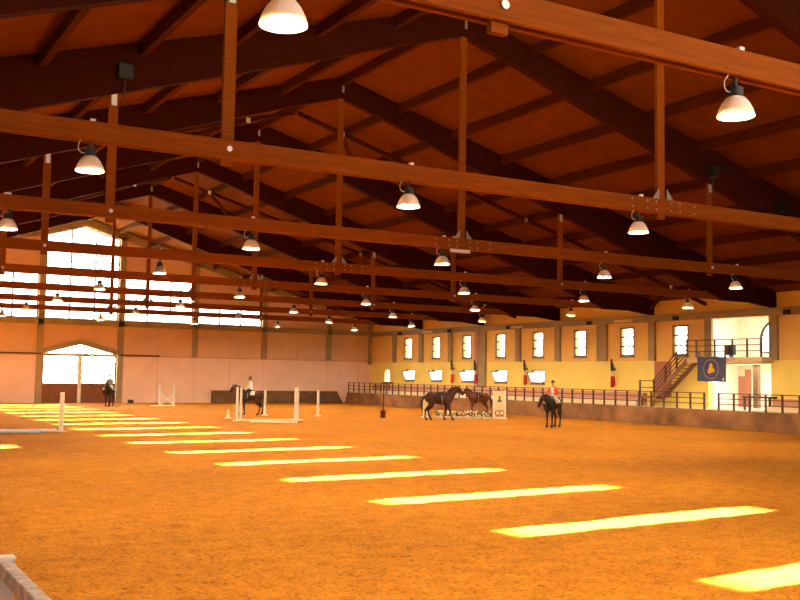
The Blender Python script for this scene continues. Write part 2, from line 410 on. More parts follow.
# bands, pilasters, gable columns
tn = [0]
def trim(b, label, mt='olive'):
    tn[0] += 1
    return tag(b.build('trim_%d' % tn[0], M[mt]), label, 'trim', kind='structure')
trim(MB().box(W - 0.22, W, 28, YF - 0.2, 6.02, 6.42), 'long olive concrete band running under the eaves of the side wall')
trim(MB().box(-W, W, YF - 0.2, YF, 6.08, 6.5), 'olive concrete band across the far wall under the windows')
b = MB()
for s in (-1, 1):
    b.xz([(0, 14.6), (s * W, 14.6 - 0.286 * W), (s * W, 14.6 - 0.286 * W - 0.34), (s * 2.86, gtop(2.86)), (0, gtop(0))], YF - 0.2, YF)
trim(b, 'olive rake trim following the roof slope on the far gable')
for i, x in enumerate(CW):
    for s in (-1, 1):
        if s < 0 and i > 1: continue
        b = MB()
        z0 = 0.0 if i == 0 else 3.75
        b.box(s * x - 0.23, s * x + 0.23, YF - 0.2, YF, z0, roof(x) - 0.45)
        side = 'right' if s > 0 else 'left'
        trim(b, ['olive column beside the big doors, %s of them' % side, 'olive gable column next but one %s of the doors' % side,
                 'olive gable column third right of the doors', 'olive gable column fourth right of the doors'][i])
trim(MB().box(W - 0.3, W, YF - 0.3, YF, 3.5, roof(W) - 0.2), 'olive column in the far right corner')
b = MB()
for s in (-1, 1):
    b.xz([(0, door_top(0)), (s * 3.32, door_top(3.32)), (s * 3.32, door_top(3.32) + 0.36), (0, door_top(0) + 0.42)], YF - 0.24, YF - 0.02)
trim(b, 'olive gabled lintel above the big double doors')
for i, k in enumerate([x * 0.5 for x in range(6, 18)]):
    y = TY(k); wide = k in (5.5, 7.0); w = 0.45 if wide else 0.26
    z0 = 0.97 if k == 7.0 else 3.66
    b = MB().box(W - 0.17, W, y - w, y + w, z0, 6.02)
    names = {3.0: 'olive pilaster at the near edge of the view', 3.5: 'olive pilaster right of the balcony, past one window', 4.0: 'olive pilaster at the right edge of the balcony opening', 4.5: 'olive pilaster at the left edge of the balcony opening',
             5.0: 'olive pilaster between the two windows left of the stairs', 5.5: 'wide olive pilaster above the near flag', 6.0: 'olive pilaster above the rider in orange red',
             6.5: 'olive pilaster just left of the red tipped flag', 7.0: 'wide olive pilaster reaching down to the terrace', 7.5: 'olive pilaster two along from the far flag',
             8.0: 'second olive pilaster from the far corner', 8.5: 'first olive pilaster from the far corner'}
    trim(b, names[k])
trim(MB().box(W - 0.12, W - 0.01, 64.1, 64.55, 0.97, 6.0), 'narrow salmon pilaster beside the wide olive pilaster', 'pink')

# ------------------------------------------------------------------ windows
wn = [0]
def window(label):
    wn[0] += 1
    e = empty('window_%d' % wn[0]); tag(e, label, 'window', kind='structure'); return e
def gable_window(x0, x1, zt, label, nx=3, hz=1.15):
    w = window(label); y0, y1 = YF + 0.08, YF + 0.16; b = MB(); t = 0.05
    ap = [0] if x0 < 0 < x1 else []
    xs = [x0] + ap + [x1]
    for xa, xb in zip(xs[:-1], xs[1:]):
        b.bar((xa, YF + 0.12, zt(xa) - t), (xb, YF + 0.12, zt(xb) - t), 0.08, 2 * t)
    b.box(x0, x1, y0, y1, WZ, WZ + 2 * t)
    for x in (x0, x1): b.box(x - (0 if x == x0 else 2 * t), x + (2 * t if x == x0 else 0), y0, y1, WZ, zt(x))
    for i in range(1, nx):
        x = x0 + (x1 - x0) * i / nx; b.box(x - 0.06, x + 0.06, y0, y1, WZ, zt(x) - t)
    z = WZ + hz
    while z < zt(x0) - 0.3:
        b.box(x0, x1, y0 + 0.02, y1 - 0.02, z - 0.035, z + 0.035); z += hz
    b.build('frame', M['frame_far'], w)
    p = MB(); poly = [(x0, WZ), (x1, WZ), (x1, zt(x1))] + ([(0, zt(0))] if ap else []) + [(x0, zt(x0))]
    p.xz(poly, YF + 0.115, YF + 0.125); p.build('pane', M['glass'], w)
gable_window(-2.86, 2.86, gtop, 'tall gable window with a peaked top above the big doors')
for s in (-1, 1):
    sd = 'right' if s > 0 else 'left'
    gable_window(min(s * 3.32, s * 9.03), max(s * 3.32, s * 9.03), c_(10.2), 'middle height far window just %s of the peaked one' % sd)
    if s > 0: gable_window(9.49, 15.2, c_(8.05), 'low wide far window farthest right on the gable')
places = {34.25: 'at the right edge of the view beyond the balcony', 43.25: 'just above the stair rail', 47.75: 'one left of the stairs', 52.25: 'left of the wide pilaster over the near flag'}
cnt = 0
for y in UPW:
    key = min(places, key=lambda q: abs(q - y))
    if abs(key - y) < 0.4: lab = 'small upper side window ' + places[key]
    else:
        cnt = int(round((TY(8) + 2.25 - y) / 4.5)) + 1
        lab = 'small upper side window, %s from the far corner' % ORD[cnt]
    w = window(lab); b = MB(); x0, x1 = W + 0.02, W + 0.12
    ya, yb = y - 0.62, y + 0.62; x0, x1 = W - 0.03, W + 0.09
    b.box(x0, x1, ya, ya + 0.09, 3.97, 5.74).box(x0, x1, yb - 0.09, yb, 3.97, 5.74).box(x0, x1, ya, yb, 3.97, 4.06).box(x0, x1, ya, yb, 5.65, 5.74)
    for z in (4.56, 5.15): b.box(x0 + 0.01, x1 - 0.01, ya, yb, z - 0.045, z + 0.045)
    b.build('frame', M['frame'], w)
    MB().box(x0 + 0.07, x0 + 0.08, ya, yb, 3.97, 5.74).build('pane', M['glass'], w)
    MB().box(W - 0.03, W + 0.02, ya - 0.07, yb + 0.07, 3.86, 3.97).build('sill', M['olive'], w)
for i, (y, wd) in enumerate(LOW):
    w = window('low side window with its sash tilted open, %s from the far corner' % ORD[i + 1]); b = MB(); ya, yb = y - wd / 2, y + wd / 2; x0, x1 = W + 0.02, W + 0.12
    b.box(x0, x1, ya, ya + 0.07, 2.12, 3.06).box(x0, x1, yb - 0.07, yb, 2.12, 3.06).box(x0, x1, ya, yb, 2.12, 2.2).box(x0, x1, ya, yb, 2.98, 3.06)
    b.build('frame', M['frame'], w)
    b = MB(); L = 0.86; dx, dz = -math.sin(0.5) * L, math.cos(0.5) * L
    for yy in (ya + 0.05, yb - 0.05): b.bar((W, yy, 2.18), (W + dx, yy, 2.18 + dz), 0.06, 0.05, (1, 0, 0))
    for t in (0.03, 0.97): b.bar((W + dx * t, ya + 0.05, 2.18 + dz * t), (W + dx * t, yb - 0.05, 2.18 + dz * t), 0.05, 0.06)
    s_ = b.build('sash', M['brown_metal'], w)
    g = MB(); g.hexa([(W, ya + 0.06, 2.19), (W, yb - 0.06, 2.19), (W + dx, yb - 0.06, 2.18 + dz), (W + dx, ya + 0.06, 2.18 + dz)],
                     [(W + 0.006, ya + 0.06, 2.19), (W + 0.006, yb - 0.06, 2.19), (W + dx + 0.006, yb - 0.06, 2.18 + dz), (W + dx + 0.006, ya + 0.06, 2.18 + dz)])
    g.build('pane', M['frosted'], s_)
    MB().box(W - 0.08, W + 0.02, ya - 0.05, yb + 0.05, 2.02, 2.12).build('sill', M['olive'], w)
w = window('narrow arched window near the far right corner')
b = MB(); ya, yb = 77.95, 78.85; pts = [(ya, 1.95), (yb, 1.95), (yb, 2.65)] + [(78.4 + 0.45 * math.cos(t), 2.65 + 0.45 * math.sin(t)) for t in [math.pi * j / 8 for j in range(1, 8)]] + [(ya, 2.65)]
for p, q in zip(pts, pts[1:] + pts[:1]): b.bar((W + 0.07, p[0], p[1]), (W + 0.07, q[0], q[1]), 0.1, 0.08, (1, 0, 0))
b.build('frame', M['white_paint'], w)
g = MB(); g.yz(pts, W + 0.06, W + 0.07); g.build('pane', M['glass'], w)
b = MB()
for sgn in (-1, 1):
    arc = [(78.4 + sgn * 0.45 * math.cos(t), 2.65 + 0.45 * math.sin(t)) for t in [math.pi / 2 * j / 5 for j in range(6)]]
    b.yz(arc + [(78.4 + sgn * 0.45, 3.1)], W + 0.001, W + 0.3)
b.build('arch_spandrel', M['wall_side'], w)

# ------------------------------------------------------------------ big doors
dr = empty('door_1'); tag(dr, 'big brown double doors with glazed upper halves in the far wall', 'door', kind='structure')
for s in (-1, 1):
    a, c = (0.06, 2.84)
    x0, x1 = min(s * a, s * c), max(s * a, s * c)
    lf = MB().box(x0, x1, YF + 0.05, YF + 0.13, 0.0, 1.47).build('door_leaf', M['door_wood'], dr)
    b = MB(); b.box(x0, x0 + 0.1, YF + 0.05, YF + 0.13, 1.47, 3.72).box(x1 - 0.1, x1, YF + 0.05, YF + 0.13, 1.47, 3.72).box(x0, x1, YF + 0.05, YF + 0.13, 3.64, 3.74).box(x0, x1, YF + 0.05, YF + 0.13, 1.45, 1.53)
    b.build('leaf_frame', M['brown_metal'], lf)
    MB().box(x0 + 0.1, x1 - 0.1, YF + 0.085, YF + 0.095, 1.51, 3.66).build('pane', M['glass'], lf)
MB().box(-0.13, 0.13, YF - 0.02, YF + 0.04, 0, 3.75).build('centre_post', M['white_paint'], dr)
MB().box(-2.86, 2.86, YF - 0.02, YF + 0.15, 3.74, 3.86).build('transom', M['steel'], dr)
b = MB().xz([(-2.86, 3.82), (2.86, 3.82), (2.86, door_top(2.86)), (0, door_top(0)), (-2.86, door_top(2.86))], YF + 0.09, YF + 0.1)
b.build('fanlight_pane', M['glass'], dr)
MB().box(-0.03, 0.03, YF + 0.07, YF + 0.12, 3.86, door_top(0)).build('fanlight_bar', M['frame_far'], dr)
for s in (-1, 1):
    MB().bar((s * 3.0, YF - 0.27, 3.80), (s * 6.25, YF - 0.27, 3.80), 0.09, 0.12).build('sliding_track', M['brown_metal'], dr)
d2 = empty('door_2'); tag(d2, 'salmon door in the yellow wall behind the stairs', 'door', kind='structure')
MB().box(W - 0.05, W, 44.0, 45.35, 1.5, 3.62).build('door_leaf', M['pink_door'], d2)
MB().box(W - 0.09, W - 0.05, 44.12, 44.16, 2.4, 2.55).build('handle', M['steel'], d2)

# ------------------------------------------------------------------ room behind the balcony opening
RX = 29.8
bk = MB(); ya, yb = OPEN[0] - 1.2, 42.4
arch_c, arch_r = 39.6, 1.15
for (p, q, z0, z1) in ((ya, arch_c - arch_r, 0.9, 6.6), (arch_c + arch_r, yb + 0.2, 0.9, 6.6), (arch_c - arch_r, 39.9, 0.9, 2.05), (39.9, arch_c + arch_r, 0.9, 4.2), (arch_c - arch_r, 39.9, 3.35, 4.2)):
    bk.box(RX, RX + 0.2, p, q, z0, z1)
N = 10
for j in range(N):
    t0, t1 = math.pi * j / N, math.pi * (j + 1) / N
    pa = (arch_c + arch_r * math.cos(t0), 4.9 + arch_r * math.sin(t0)); pb = (arch_c + arch_r * math.cos(t1), 4.9 + arch_r * math.sin(t1))
    bk.yz([pa, pb, (pb[0], 6.6), (pa[0], 6.6)], RX, RX + 0.2)
bk.box(W + 0.35, RX, yb, yb + 0.2, 0.9, 6.6)            # side wall away from the viewer
bk.box(W + 0.35, RX + 0.2, ya, yb + 0.2, 6.3, 6.5)      # ceiling
bk.box(W + 0.35, RX + 0.2, ya, yb + 0.2, 3.45, 3.8)     # upper floor
bk.box(W, RX + 0.2, ya, yb + 0.2, 0.75, 0.97)           # lower floor
tag(bk.build('wall_room', M['white_wall']), 'white walls and floors of the two storey room behind the balcony', 'wall', kind='structure')
w = window('big arched window in the white room above the balcony')
b = MB(); pts = [(arch_c - arch_r, 4.2), (arch_c + arch_r, 4.2)] + [(arch_c + arch_r * math.cos(t), 4.9 + arch_r * math.sin(t)) for t in [math.pi * j / 10 for j in range(11)]]
for p, q in zip(pts, pts[1:] + pts[:1]): b.bar((RX + 0.05, p[0], p[1]), (RX + 0.05, q[0], q[1]), 0.1, 0.12, (1, 0, 0))
b.bar((RX + 0.05, arch_c, 4.2), (RX + 0.05, arch_c, 6.05), 0.06, 0.06, (1, 0, 0)); b.bar((RX + 0.05, arch_c - arch_r, 5.2), (RX + 0.05, arch_c + arch_r, 5.2), 0.06, 0.06)
b.build('frame', M['dark_metal'], w); g = MB(); g.yz(pts, RX + 0.05, RX + 0.06); g.build('pane', M['glass'], w)
w = window('bright barred window on the lower floor under the balcony')
b = MB(); y0_, y1_ = arch_c - arch_r, 39.9
b.box(RX, RX + 0.1, y1_ - 0.06, y1_, 2.05, 3.35).box(RX, RX + 0.1, y0_, y0_ + 0.06, 2.05, 3.35)
for z in (2.08, 2.5, 2.95, 3.32): b.box(RX, RX + 0.1, y0_, y1_, z - 0.035, z + 0.035)
b.build('frame', M['dark_metal'], w); MB().box(RX + 0.05, RX + 0.06, y0_, y1_, 2.05, 3.35).build('pane', M['glass'], w)
d3 = empty('door_3'); tag(d3, 'salmon door panel in the white room under the balcony', 'door', kind='structure')
MB().box(RX - 0.06, RX, 41.55, 42.35, 1.0, 2.8).build('door_leaf', M['pink_door'], d3)
MB().box(RX - 0.08, RX, 41.45, 41.85, 1.0, 3.2).build('door_frame', M['pink_door'], d3)
t = tag(MB().box(28.2, 28.45, 39.62, 39.95, 0.97, 3.45).build('wooden_post', M['brown']), 'dark brown post standing under the balcony room floor', 'post')

# ------------------------------------------------------------------ kick walls, terrace, railings
b = MB(); b.yz([(28, 0), (81.0, 0), (80.6, 0.97), (28, 0.97)], KX, KX + 0.2)
tag(b.build('kick_wall', M['kick'], bevel=0.02), 'low orange brown kick wall along the right side of the arena', 'kick wall', kind='structure')
b = MB().xz([(10.7, 0), (22.95, 0), (22.35, 1.06), (10.7, 1.06)], YF - 0.45, YF - 0.3)
tag(b.build('kick_wall', M['kick_dark'], bevel=0.02), 'dark low kick wall standing before the far wall', 'kick wall', kind='structure')
tag(MB().box(KX + 0.2, W, 28, 80.6, 0.6, 0.96).build('terrace', M['pale_step']), 'raised pale walkway behind the side railing', 'walkway', kind='structure')
b = MB().box(25.0, W, 46.0, 80.4, 0.96, 1.2)
tag(b.build('spectator_step', M['pale_step']), 'long pale step at the foot of the yellow wall', 'step', kind='structure')
tag(MB().box(25.55, W - 0.02, 46.0, 80.4, 1.2, 1.72).build('spectator_bench', M['pink']), 'long salmon bench against the yellow wall behind the railing', 'bench')
tag(MB().box(25.0, W, 28.0, 36.3, 0.96, 1.2).build('spectator_step', M['pale_step']), 'short pale step right of the stairs near the view edge', 'step', kind='structure')
bb = MB().box(25.45, W - 0.02, 28.0, 36.3, 1.2, 1.6)
tag(bb.build('spectator_bench', M['pink']), 'short salmon bench right of the balcony opening', 'bench')
tag(MB().box(25.3, W-0.03, 36.35, 38.2, 1.62, 1.72).box(25.35, 25.45, 36.4, 36.5, 0.96, 1.62).box(25.35, 25.45, 38.05, 38.15, 0.96, 1.62).box(25.75, 25.85, 36.4, 36.5, 0.96, 1.62).box(25.75, 25.85, 38.05, 38.15, 0.96, 1.62).build('side_table', M['brown_metal']), 'dark narrow table on the walkway under the balcony', 'table')

def railing(ya, yb, step, label):
    r = empty('railing', (KX + 0.1, ya, 0.97)); tag(r, label, 'railing', 'railings on the kick wall')
    n = max(1, round((yb - ya) / step))
    for z in (0.88, 0.60, 0.32):
        MB().box(-0.022, 0.022, 0, yb - ya, z - 0.022, z + 0.022).build('rail', M['brown_metal'], r)
    first = None
    for i in range(n + 1):
        y = (yb - ya) * i / n; thick = i in (0, n)
        if first is None:
            first = MB().box(-0.035, 0.035, -0.045, 0.045, 0, 0.9).build('post', M['brown_metal'], r); p = first
        else:
            p = first.copy(); COL.objects.link(p); p.parent = r
        p.location = (0, y, 0)
railing(38.9, 80.5, 1.0, 'long dark railing on the kick wall left of the gap')
railing(29.8, 37.9, 1.0, 'short dark railing on the kick wall right of the gap')

# balcony, stairs
BX = 25.0
tag(MB().box(BX, W + 0.36, 36.6, 41.9, 3.52, 3.8).build('balcony_slab', M['wall_plain']), 'balcony floor slab jutting from the side wall', 'balcony', kind='structure')
def rail_run(parent, pts, offs, posts, hpost, mt='brown_metal'):
    for o_ in offs:
        b = MB()
        for p, q in zip(pts[:-1], pts[1:]): b.bar((p[0], p[1], p[2] + o_), (q[0], q[1], q[2] + o_), 0.045, 0.045)
        b.build('rail', M[mt], parent)
    for p in posts: MB().box(p[0] - 0.04, p[0] + 0.04, p[1] - 0.04, p[1] + 0.04, p[2], p[2] + hpost).build('post', M[mt], parent)
br = empty('balcony_railing', (0, 0, 0)); tag(br, 'dark metal railing around the balcony', 'railing')
rail_run(br, [(BX + 0.05, 41.85, 3.8), (BX + 0.05, 36.66, 3.8), (W - 0.05, 36.66, 3.8)], (0.98, 0.66, 0.34), [(BX + 0.05, y, 3.8) for y in (41.2, 39.85, 38.6, 37.6, 36.68)] + [(W - 0.06, 36.66, 3.8)], 1.0)
st = empty('staircase', (0, 0, 0)); tag(st, 'straight metal stair climbing from the walkway to the balcony', 'stairs')
SY0, SZ0, SY1, SZ1 = 44.55, 1.5, 41.9, 3.8
ns = 12
for i in range(ns):
    t = i / ns; y = SY0 + (SY1 - SY0) * t; z = SZ0 + (SZ1 - SZ0) * (i + 1) / ns
    MB().box(BX + 0.06, W - 0.08, y + (SY1 - SY0) / ns - 0.03, y, z - 0.06, z - 0.02).build('step', M['kick'], st)
for x in (BX + 0.03, W - 0.05):
    MB().yz([(SY0 + 0.1, SZ0 - 0.25), (SY0 + 0.1, SZ0 + 0.08), (SY1, SZ1 + 0.0), (SY1, SZ1 - 0.32)], x - 0.03, x + 0.03).build('stringer', M['kick'], st)
MB().box(BX, W - 0.02, SY0, 45.75, SZ0 - 0.1, SZ0).box(BX + 0.05, BX + 0.15, 45.55, 45.65, 0.96, SZ0 - 0.1).box(BX + 0.05, BX + 0.15, 44.65, 44.75, 0.96, SZ0 - 0.1).build('landing', M['kick'], st)
rail_run(st, [(BX + 0.03, SY0, SZ0), (BX + 0.03, SY1, SZ1)], (1.02, 0.75, 0.5, 0.25), [(BX + 0.03, SY0 + (SY1 - SY0) * t, SZ0 + (SZ1 - SZ0) * t) for t in (0.0, 0.36, 0.7, 1.0)], 1.04)
rail_run(st, [(BX + 0.03, SY0, SZ0), (BX + 0.03, 45.7, SZ0)], (0.95, 0.55), [(BX + 0.03, 45.7, SZ0)], 0.97)

# banner with its emblem, box on the railing
bn = empty('banner', (BX - 0.06, 40.0, 3.83)); tag(bn, 'navy blue banner with a gold emblem hanging from the balcony', 'banner')
b = MB(); nx, nz = 14, 8
def bpt(i, j, o): 
    y = 1.05 - 2.1 * i / nx; z = -1.36 * j / nz + 0.03 * math.sin(i * 0.9) * (1 if j == 0 else 0.4)
    return (0.02 * math.sin(i * 1.1 + j * 0.3) - o, y, z)
for o_ in (0, -0.008):
    for i in range(nx):
        for j in range(nz): b.quad([bpt(i, j, o_), bpt(i + 1, j, o_), bpt(i + 1, j + 1, o_), bpt(i, j + 1, o_)])
b.build('cloth', M['navy'], bn, smooth=True)
em = MB(); shp = [(0.0, -0.32), (0.10, -0.40), (0.13, -0.58), (0.24, -0.70), (0.27, -0.84), (0.05, -0.86), (-0.05, -0.93), (-0.22, -0.90), (-0.24, -0.78), (-0.14, -0.62), (-0.12, -0.45)]
em.yz([(-y, z) for y, z in shp], -0.045, -0.028); em.build('emblem', M['gold'], bn)
rg = MB(); q = lambda r, t: (r * math.sin(t), -0.68 + r * math.cos(t))
rings = [[rg.bm.verts.new((x_, *q(r_, 2 * math.pi * j / 40))) for j in range(40)] for x_, r_ in ((-0.028, 0.50), (-0.04, 0.50), (-0.04, 0.56), (-0.028, 0.56))]
for i in range(4):
    for j in range(40):
        rg.bm.faces.new((rings[i][j], rings[i][(j + 1) % 40], rings[(i + 1) % 4][(j + 1) % 40], rings[(i + 1) % 4][j]))
rg.build('ring_mark', M['gold_dim'], bn)
MB().yz([(-0.88, -1.12), (-0.80, -1.30), (-0.96, -1.30)], -0.04, -0.028).build('corner_mark', M['white_cloth'], bn)
for y in (0.95, -0.95): MB().box(-0.01, 0.08, y - 0.02, y + 0.02, -0.02, 0.32).build('tie', M['dark_metal'], bn)
bx = empty('equipment_box', (BX - 0.08, 38.62, 3.92)); tag(bx, 'dark box fixed to the balcony railing right of the banner', 'box')
MB().box(-0.16, 0.1, -0.30, 0.30, 0, 0.52).build('body', M['black'], bx, bevel=0.02)
MB().box(-0.17, -0.15, 0.05, 0.28, 0.03, 0.49).build('side_panel', M['terra'], bx)
MB().box(-0.05, 0.12, -0.06, 0.06, -0.1, 0).build('bracket', M['brown_metal'], bx)

# ------------------------------------------------------------------ roof trusses
def make_truss():
    r = empty('roof_truss')
    top = lambda x: 14.655 - RM * x
    prof = [(0, 13.78), (2.4, 13.05), (5, 12.15), (9, 10.84), (13, 9.52), (18, 7.88), (21.9, 6.62), (24.0, 6.62), (W - 0.25, 6.44), (W - 0.02, 6.44), (W - 0.02, top(W - 0.02)), (0, 14.655)]
    for s in (-1, 1):
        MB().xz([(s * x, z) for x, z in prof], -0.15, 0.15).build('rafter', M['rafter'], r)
    b = MB()
    for y in (-0.13, 0.05): b.box(-22.6, 22.6, y, y + 0.08, 6.65, 7.01)
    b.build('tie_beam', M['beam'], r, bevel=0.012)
    plate = bolt = None
    def dup_part(src, name, parent, loc):
        o = src.copy(); COL.objects.link(o); o.parent = parent; o.location = loc; return o
    for x in (-11.41, 0, 11.41):
        zt = 13.8 if x == 0 else 10.1
        h = MB().box(x - 0.12, x + 0.12, -0.048, 0.048, 6.52, zt).build('hanger', M['beam'], r)
        if x == 0:
            for s in (-1, 1):
                MB().xz([(s * 0.13, 7.01), (s * 0.34, 7.01), (s * 0.13, 7.28)], -0.12, -0.105).build('gusset_plate', M['steel_dull'], h)
                for dx in (0.25, 0.55, 1.05):
                    for dz in (6.73, 6.92):
                        if bolt is None: bolt = MB().box(-0.022, 0.022, -0.02, 0.0, -0.022, 0.022).build('bolt', M['steel_dull'], h); bolt.location = (s * dx, -0.132, dz)
                        else: dup_part(bolt, 'bolt', h, (s * dx, -0.132, dz))
            MB().box(-0.05, 0.05, -0.175, -0.155, 14.0, 14.5).build('ridge_plate', M['steel_dull'], h)
        else:
            MB().tube([(x, -0.135, 6.83), (x, -0.165, 6.83)], 0.055, 10).build('tie_bolt', M['steel'], h)
            MB().box(x - 0.07, x + 0.07, -0.08, -0.05, 9.74, 10.10).build('top_bracket', M['steel'], h)
    cl = None
    for s in (-1, 1):
        for n in range(1, 10):
            x = 2.67 * n; z = top(x) - 0.25
            if cl is None: cl = MB().box(-0.025, 0.025, -0.175, -0.15, -0.1, 0.1).build('purlin_cleat', M['steel_dull'], r); cl.location = (s * x, 0, z)
            else: dup_part(cl, 'purlin_cleat', r, (s * x, 0, z))
    return r
proto = make_truss()
place = {1: 'nearest roof truss, its tie beam crossing the top right of view', 2: 'second nearest roof truss, its tie beam crossing the whole view',
         3: 'third roof truss from the viewer carrying a pale strip light', 8: 'farthest roof truss, eighth from the viewer, just before the gable'}
for k in range(1, 9):
    o = proto if k == 1 else copy_tree(proto)
    o.location = (0, TY(k), 0)
    tag(o, place.get(k, '%s roof truss from the viewer, dark rafters over a reddish tie beam' % ORD[k]), 'roof truss', 'dark timber roof trusses')

# purlins, one per bay and row
pur = None
SKIP_P = set()
for k in range(1, 9):
    for n in range(-9, 10):
        x = 2.67 * n; z = roof(x)
        pts = [(x, TY(k) + 0.15 + (D - 0.3) * t, z - 0.2) for t in [i / 12 for i in range(13)]]
        if not any(in_view(p) for p in pts) or (k, n) in SKIP_P: continue
        if pur is None:
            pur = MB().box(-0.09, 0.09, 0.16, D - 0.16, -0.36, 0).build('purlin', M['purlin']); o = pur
        else:
            o = pur.copy(); COL.objects.link(o)
        o.location = (x, TY(k), z - 0.035 if n else z - 0.03)
        side = 'right' if n > 0 else 'left'
        b1 = ORD[k]; b2 = ORD[k + 1] + ' trusses' if k < 8 else 'last truss and gable'
        span = 'between %s and %s' % (b1 + ' truss' if False else b1, b2) if k < 8 else 'between the last truss and the far gable'
        lab = 'purlin %s, ' % span + ('along the ridge' if n == 0 else '%s row %s of the ridge' % (ORD[abs(n)], side))
        tag(o, lab, 'purlin', 'purlins between the roof trusses')

# wind bracing: a light rafter midway in two bays with struts to the next truss
for k, word in ((4, 'fourth'), (6, 'sixth')):
    y = TY(k) + 4.5; r = empty('wind_brace', (0, y, 0))
    tag(r, 'thin brace frame under the roof midway behind the %s truss' % word, 'brace', 'thin brace frames under the roof')
    for s in (-1, 1):
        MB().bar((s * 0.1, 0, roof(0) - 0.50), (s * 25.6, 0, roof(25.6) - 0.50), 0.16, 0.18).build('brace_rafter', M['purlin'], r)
        for xj, xe in ((2.3, 5.4), (12.8, 16.0), (22.8, 25.5)):
            ze = roof(xe) - (0.45 if xe < 25 else 0.62)
            MB().bar((s * xj, 0.05, roof(xj) - 0.5), (s * xe, D / 2 - 0.2, ze), 0.16, 0.16).build('strut', M['purlin'], r)
            MB().box(s * xj - 0.09, s * xj + 0.09, -0.11, -0.08, roof(xj) - 0.62, roof(xj) - 0.4).build('joint_plate', M['steel'], r)

# ------------------------------------------------------------------ lamps under the tie beams
def make_lamp():
    r = empty('pendant_lamp')
    prof = [(0.09, 0.275), (0.13, 0.255), (0.185, 0.185), (0.232, 0.09), (0.258, 0.0)]
    b = MB(); inner = [(rr - 0.012, z - (0.012 if i == 0 else 0)) for i, (rr, z) in enumerate(prof)]
    b.lathe(prof + inner[::-1], n=24, cap=False)
    n = 24
    b.build('shade', M['shade'], r, smooth=True)
    MB().lathe([(0.245, 0.025), (0.245, 0.032)], n=24).build('lens', M['lens'], r)
    MB().lathe([(0.09, 0.275), (0.105, 0.285), (0.105, 0.40), (0.07, 0.42)], n=14).build('ballast_housing', M['black'], r, smooth=False)
    MB().tube([(0, 0, 0.41), (0, 0, 0.54)], 0.03, 8).build('hook', M['dark_metal'], r)
    MB().tube([(-0.10, 0, 0.33), (-0.17, 0, 0.33), (-0.215, 0, 0.38), (-0.22, 0, 0.46), (-0.2, -0.06, 0.54)], 0.009, 6).build('cable', M['steel'], r, smooth=True)
    MB().box(-0.045, 0.045, -0.125, -0.05, 0.90, 0.945).build('beam_clip', M['white_paint'], r)
    return r
LX = [-14.03, -7.33, -0.75, 6.1, 12.8, 19.5]
lp = None
for k in range(1, 9):
    vis = [x for x in LX if in_view((x, TY(k), 6.35))]
    for i, x in enumerate(vis):
        if lp is None: lp = make_lamp(); o = lp
        else: o = copy_tree(lp)
        z = 6.04 if k > 1 else 6.04
        o.location = (x - (0.09 if k == 1 else -0.03), TY(k), 6.11)
        tr = 'nearest truss' if k == 1 else '%s truss from the viewer' % ORD[k]
        tag(o, 'lit bell lamp under the %s, %s from the left' % (tr, ORD[i + 1]), 'lamp', 'bell lamps hanging under the trusses')
sl = empty('strip_light', (-0.14, TY(3), 6.58)); tag(sl, 'pale strip light under the third tie beam at its middle', 'strip light')
MB().box(-0.38, 0.38, -0.20, -0.12, -0.02, 0.06).build('body', M['white_paint'], sl, bevel=0.015)
MB().box(-0.37, 0.37, -0.195, -0.125, -0.045, -0.02).build('diffuser', M['white_cloth'], sl)
for x, z, lab in ((-11.2, 10.45, 'small black box on the third truss above its left hanger'), (11.36, 10.3, 'small black box on the third truss above its right hanger'), (15.2, 9.3, 'small black box on the third truss near the right frame edge')):
    q = empty('speaker_box', (x, TY(3) - 0.15, z)); tag(q, lab, 'speaker box', 'small black boxes on the rafters')
    MB().box(-0.2, 0.2, -0.26, 0.0, 0, 0.42).build('housing', M['black'], q, bevel=0.02)
    MB().tube([(0.02, -0.05, 0), (0.02, -0.05, -0.55)], 0.025, 8).build('conduit', M['dark_metal'], q)

# small fittings on the olive band of the right wall
for y, lab in ((75.7, 'farthest along the band'), (67.8, 'second from the far corner'), (59.9, 'third from the far corner'), (51.0, 'above the near flag'), (43.3, 'above the window by the stairs'), (35.45, 'at the right edge of view')):
    q = empty('floodlight', (W - 0.22, y, 6.12)); tag(q, 'small dark floodlight on the olive band, ' + lab, 'floodlight', 'small floodlights on the band')
    MB().box(-0.22, -0.02, -0.17, 0.17, -0.1, 0.14).build('housing', M['black'], q, bevel=0.02)
    MB().box(-0.03, 0.0, -0.04, 0.04, -0.05, 0.05).build('bracket', M['brown_metal'], q)
for y, lab in ((71.2, 'above the second far window'), (59.05, 'beside the third floodlight'), (47.9, 'above the window left of the stairs')):
    q = tag(MB().box(W - 0.3, W - 0.22, y - 0.75, y + 0.75, 6.08, 6.22).build('batten_light', M['cream_paint'], bevel=0.01), 'pale unlit batten light on the olive band ' + lab, 'batten light', 'batten lights on the band')

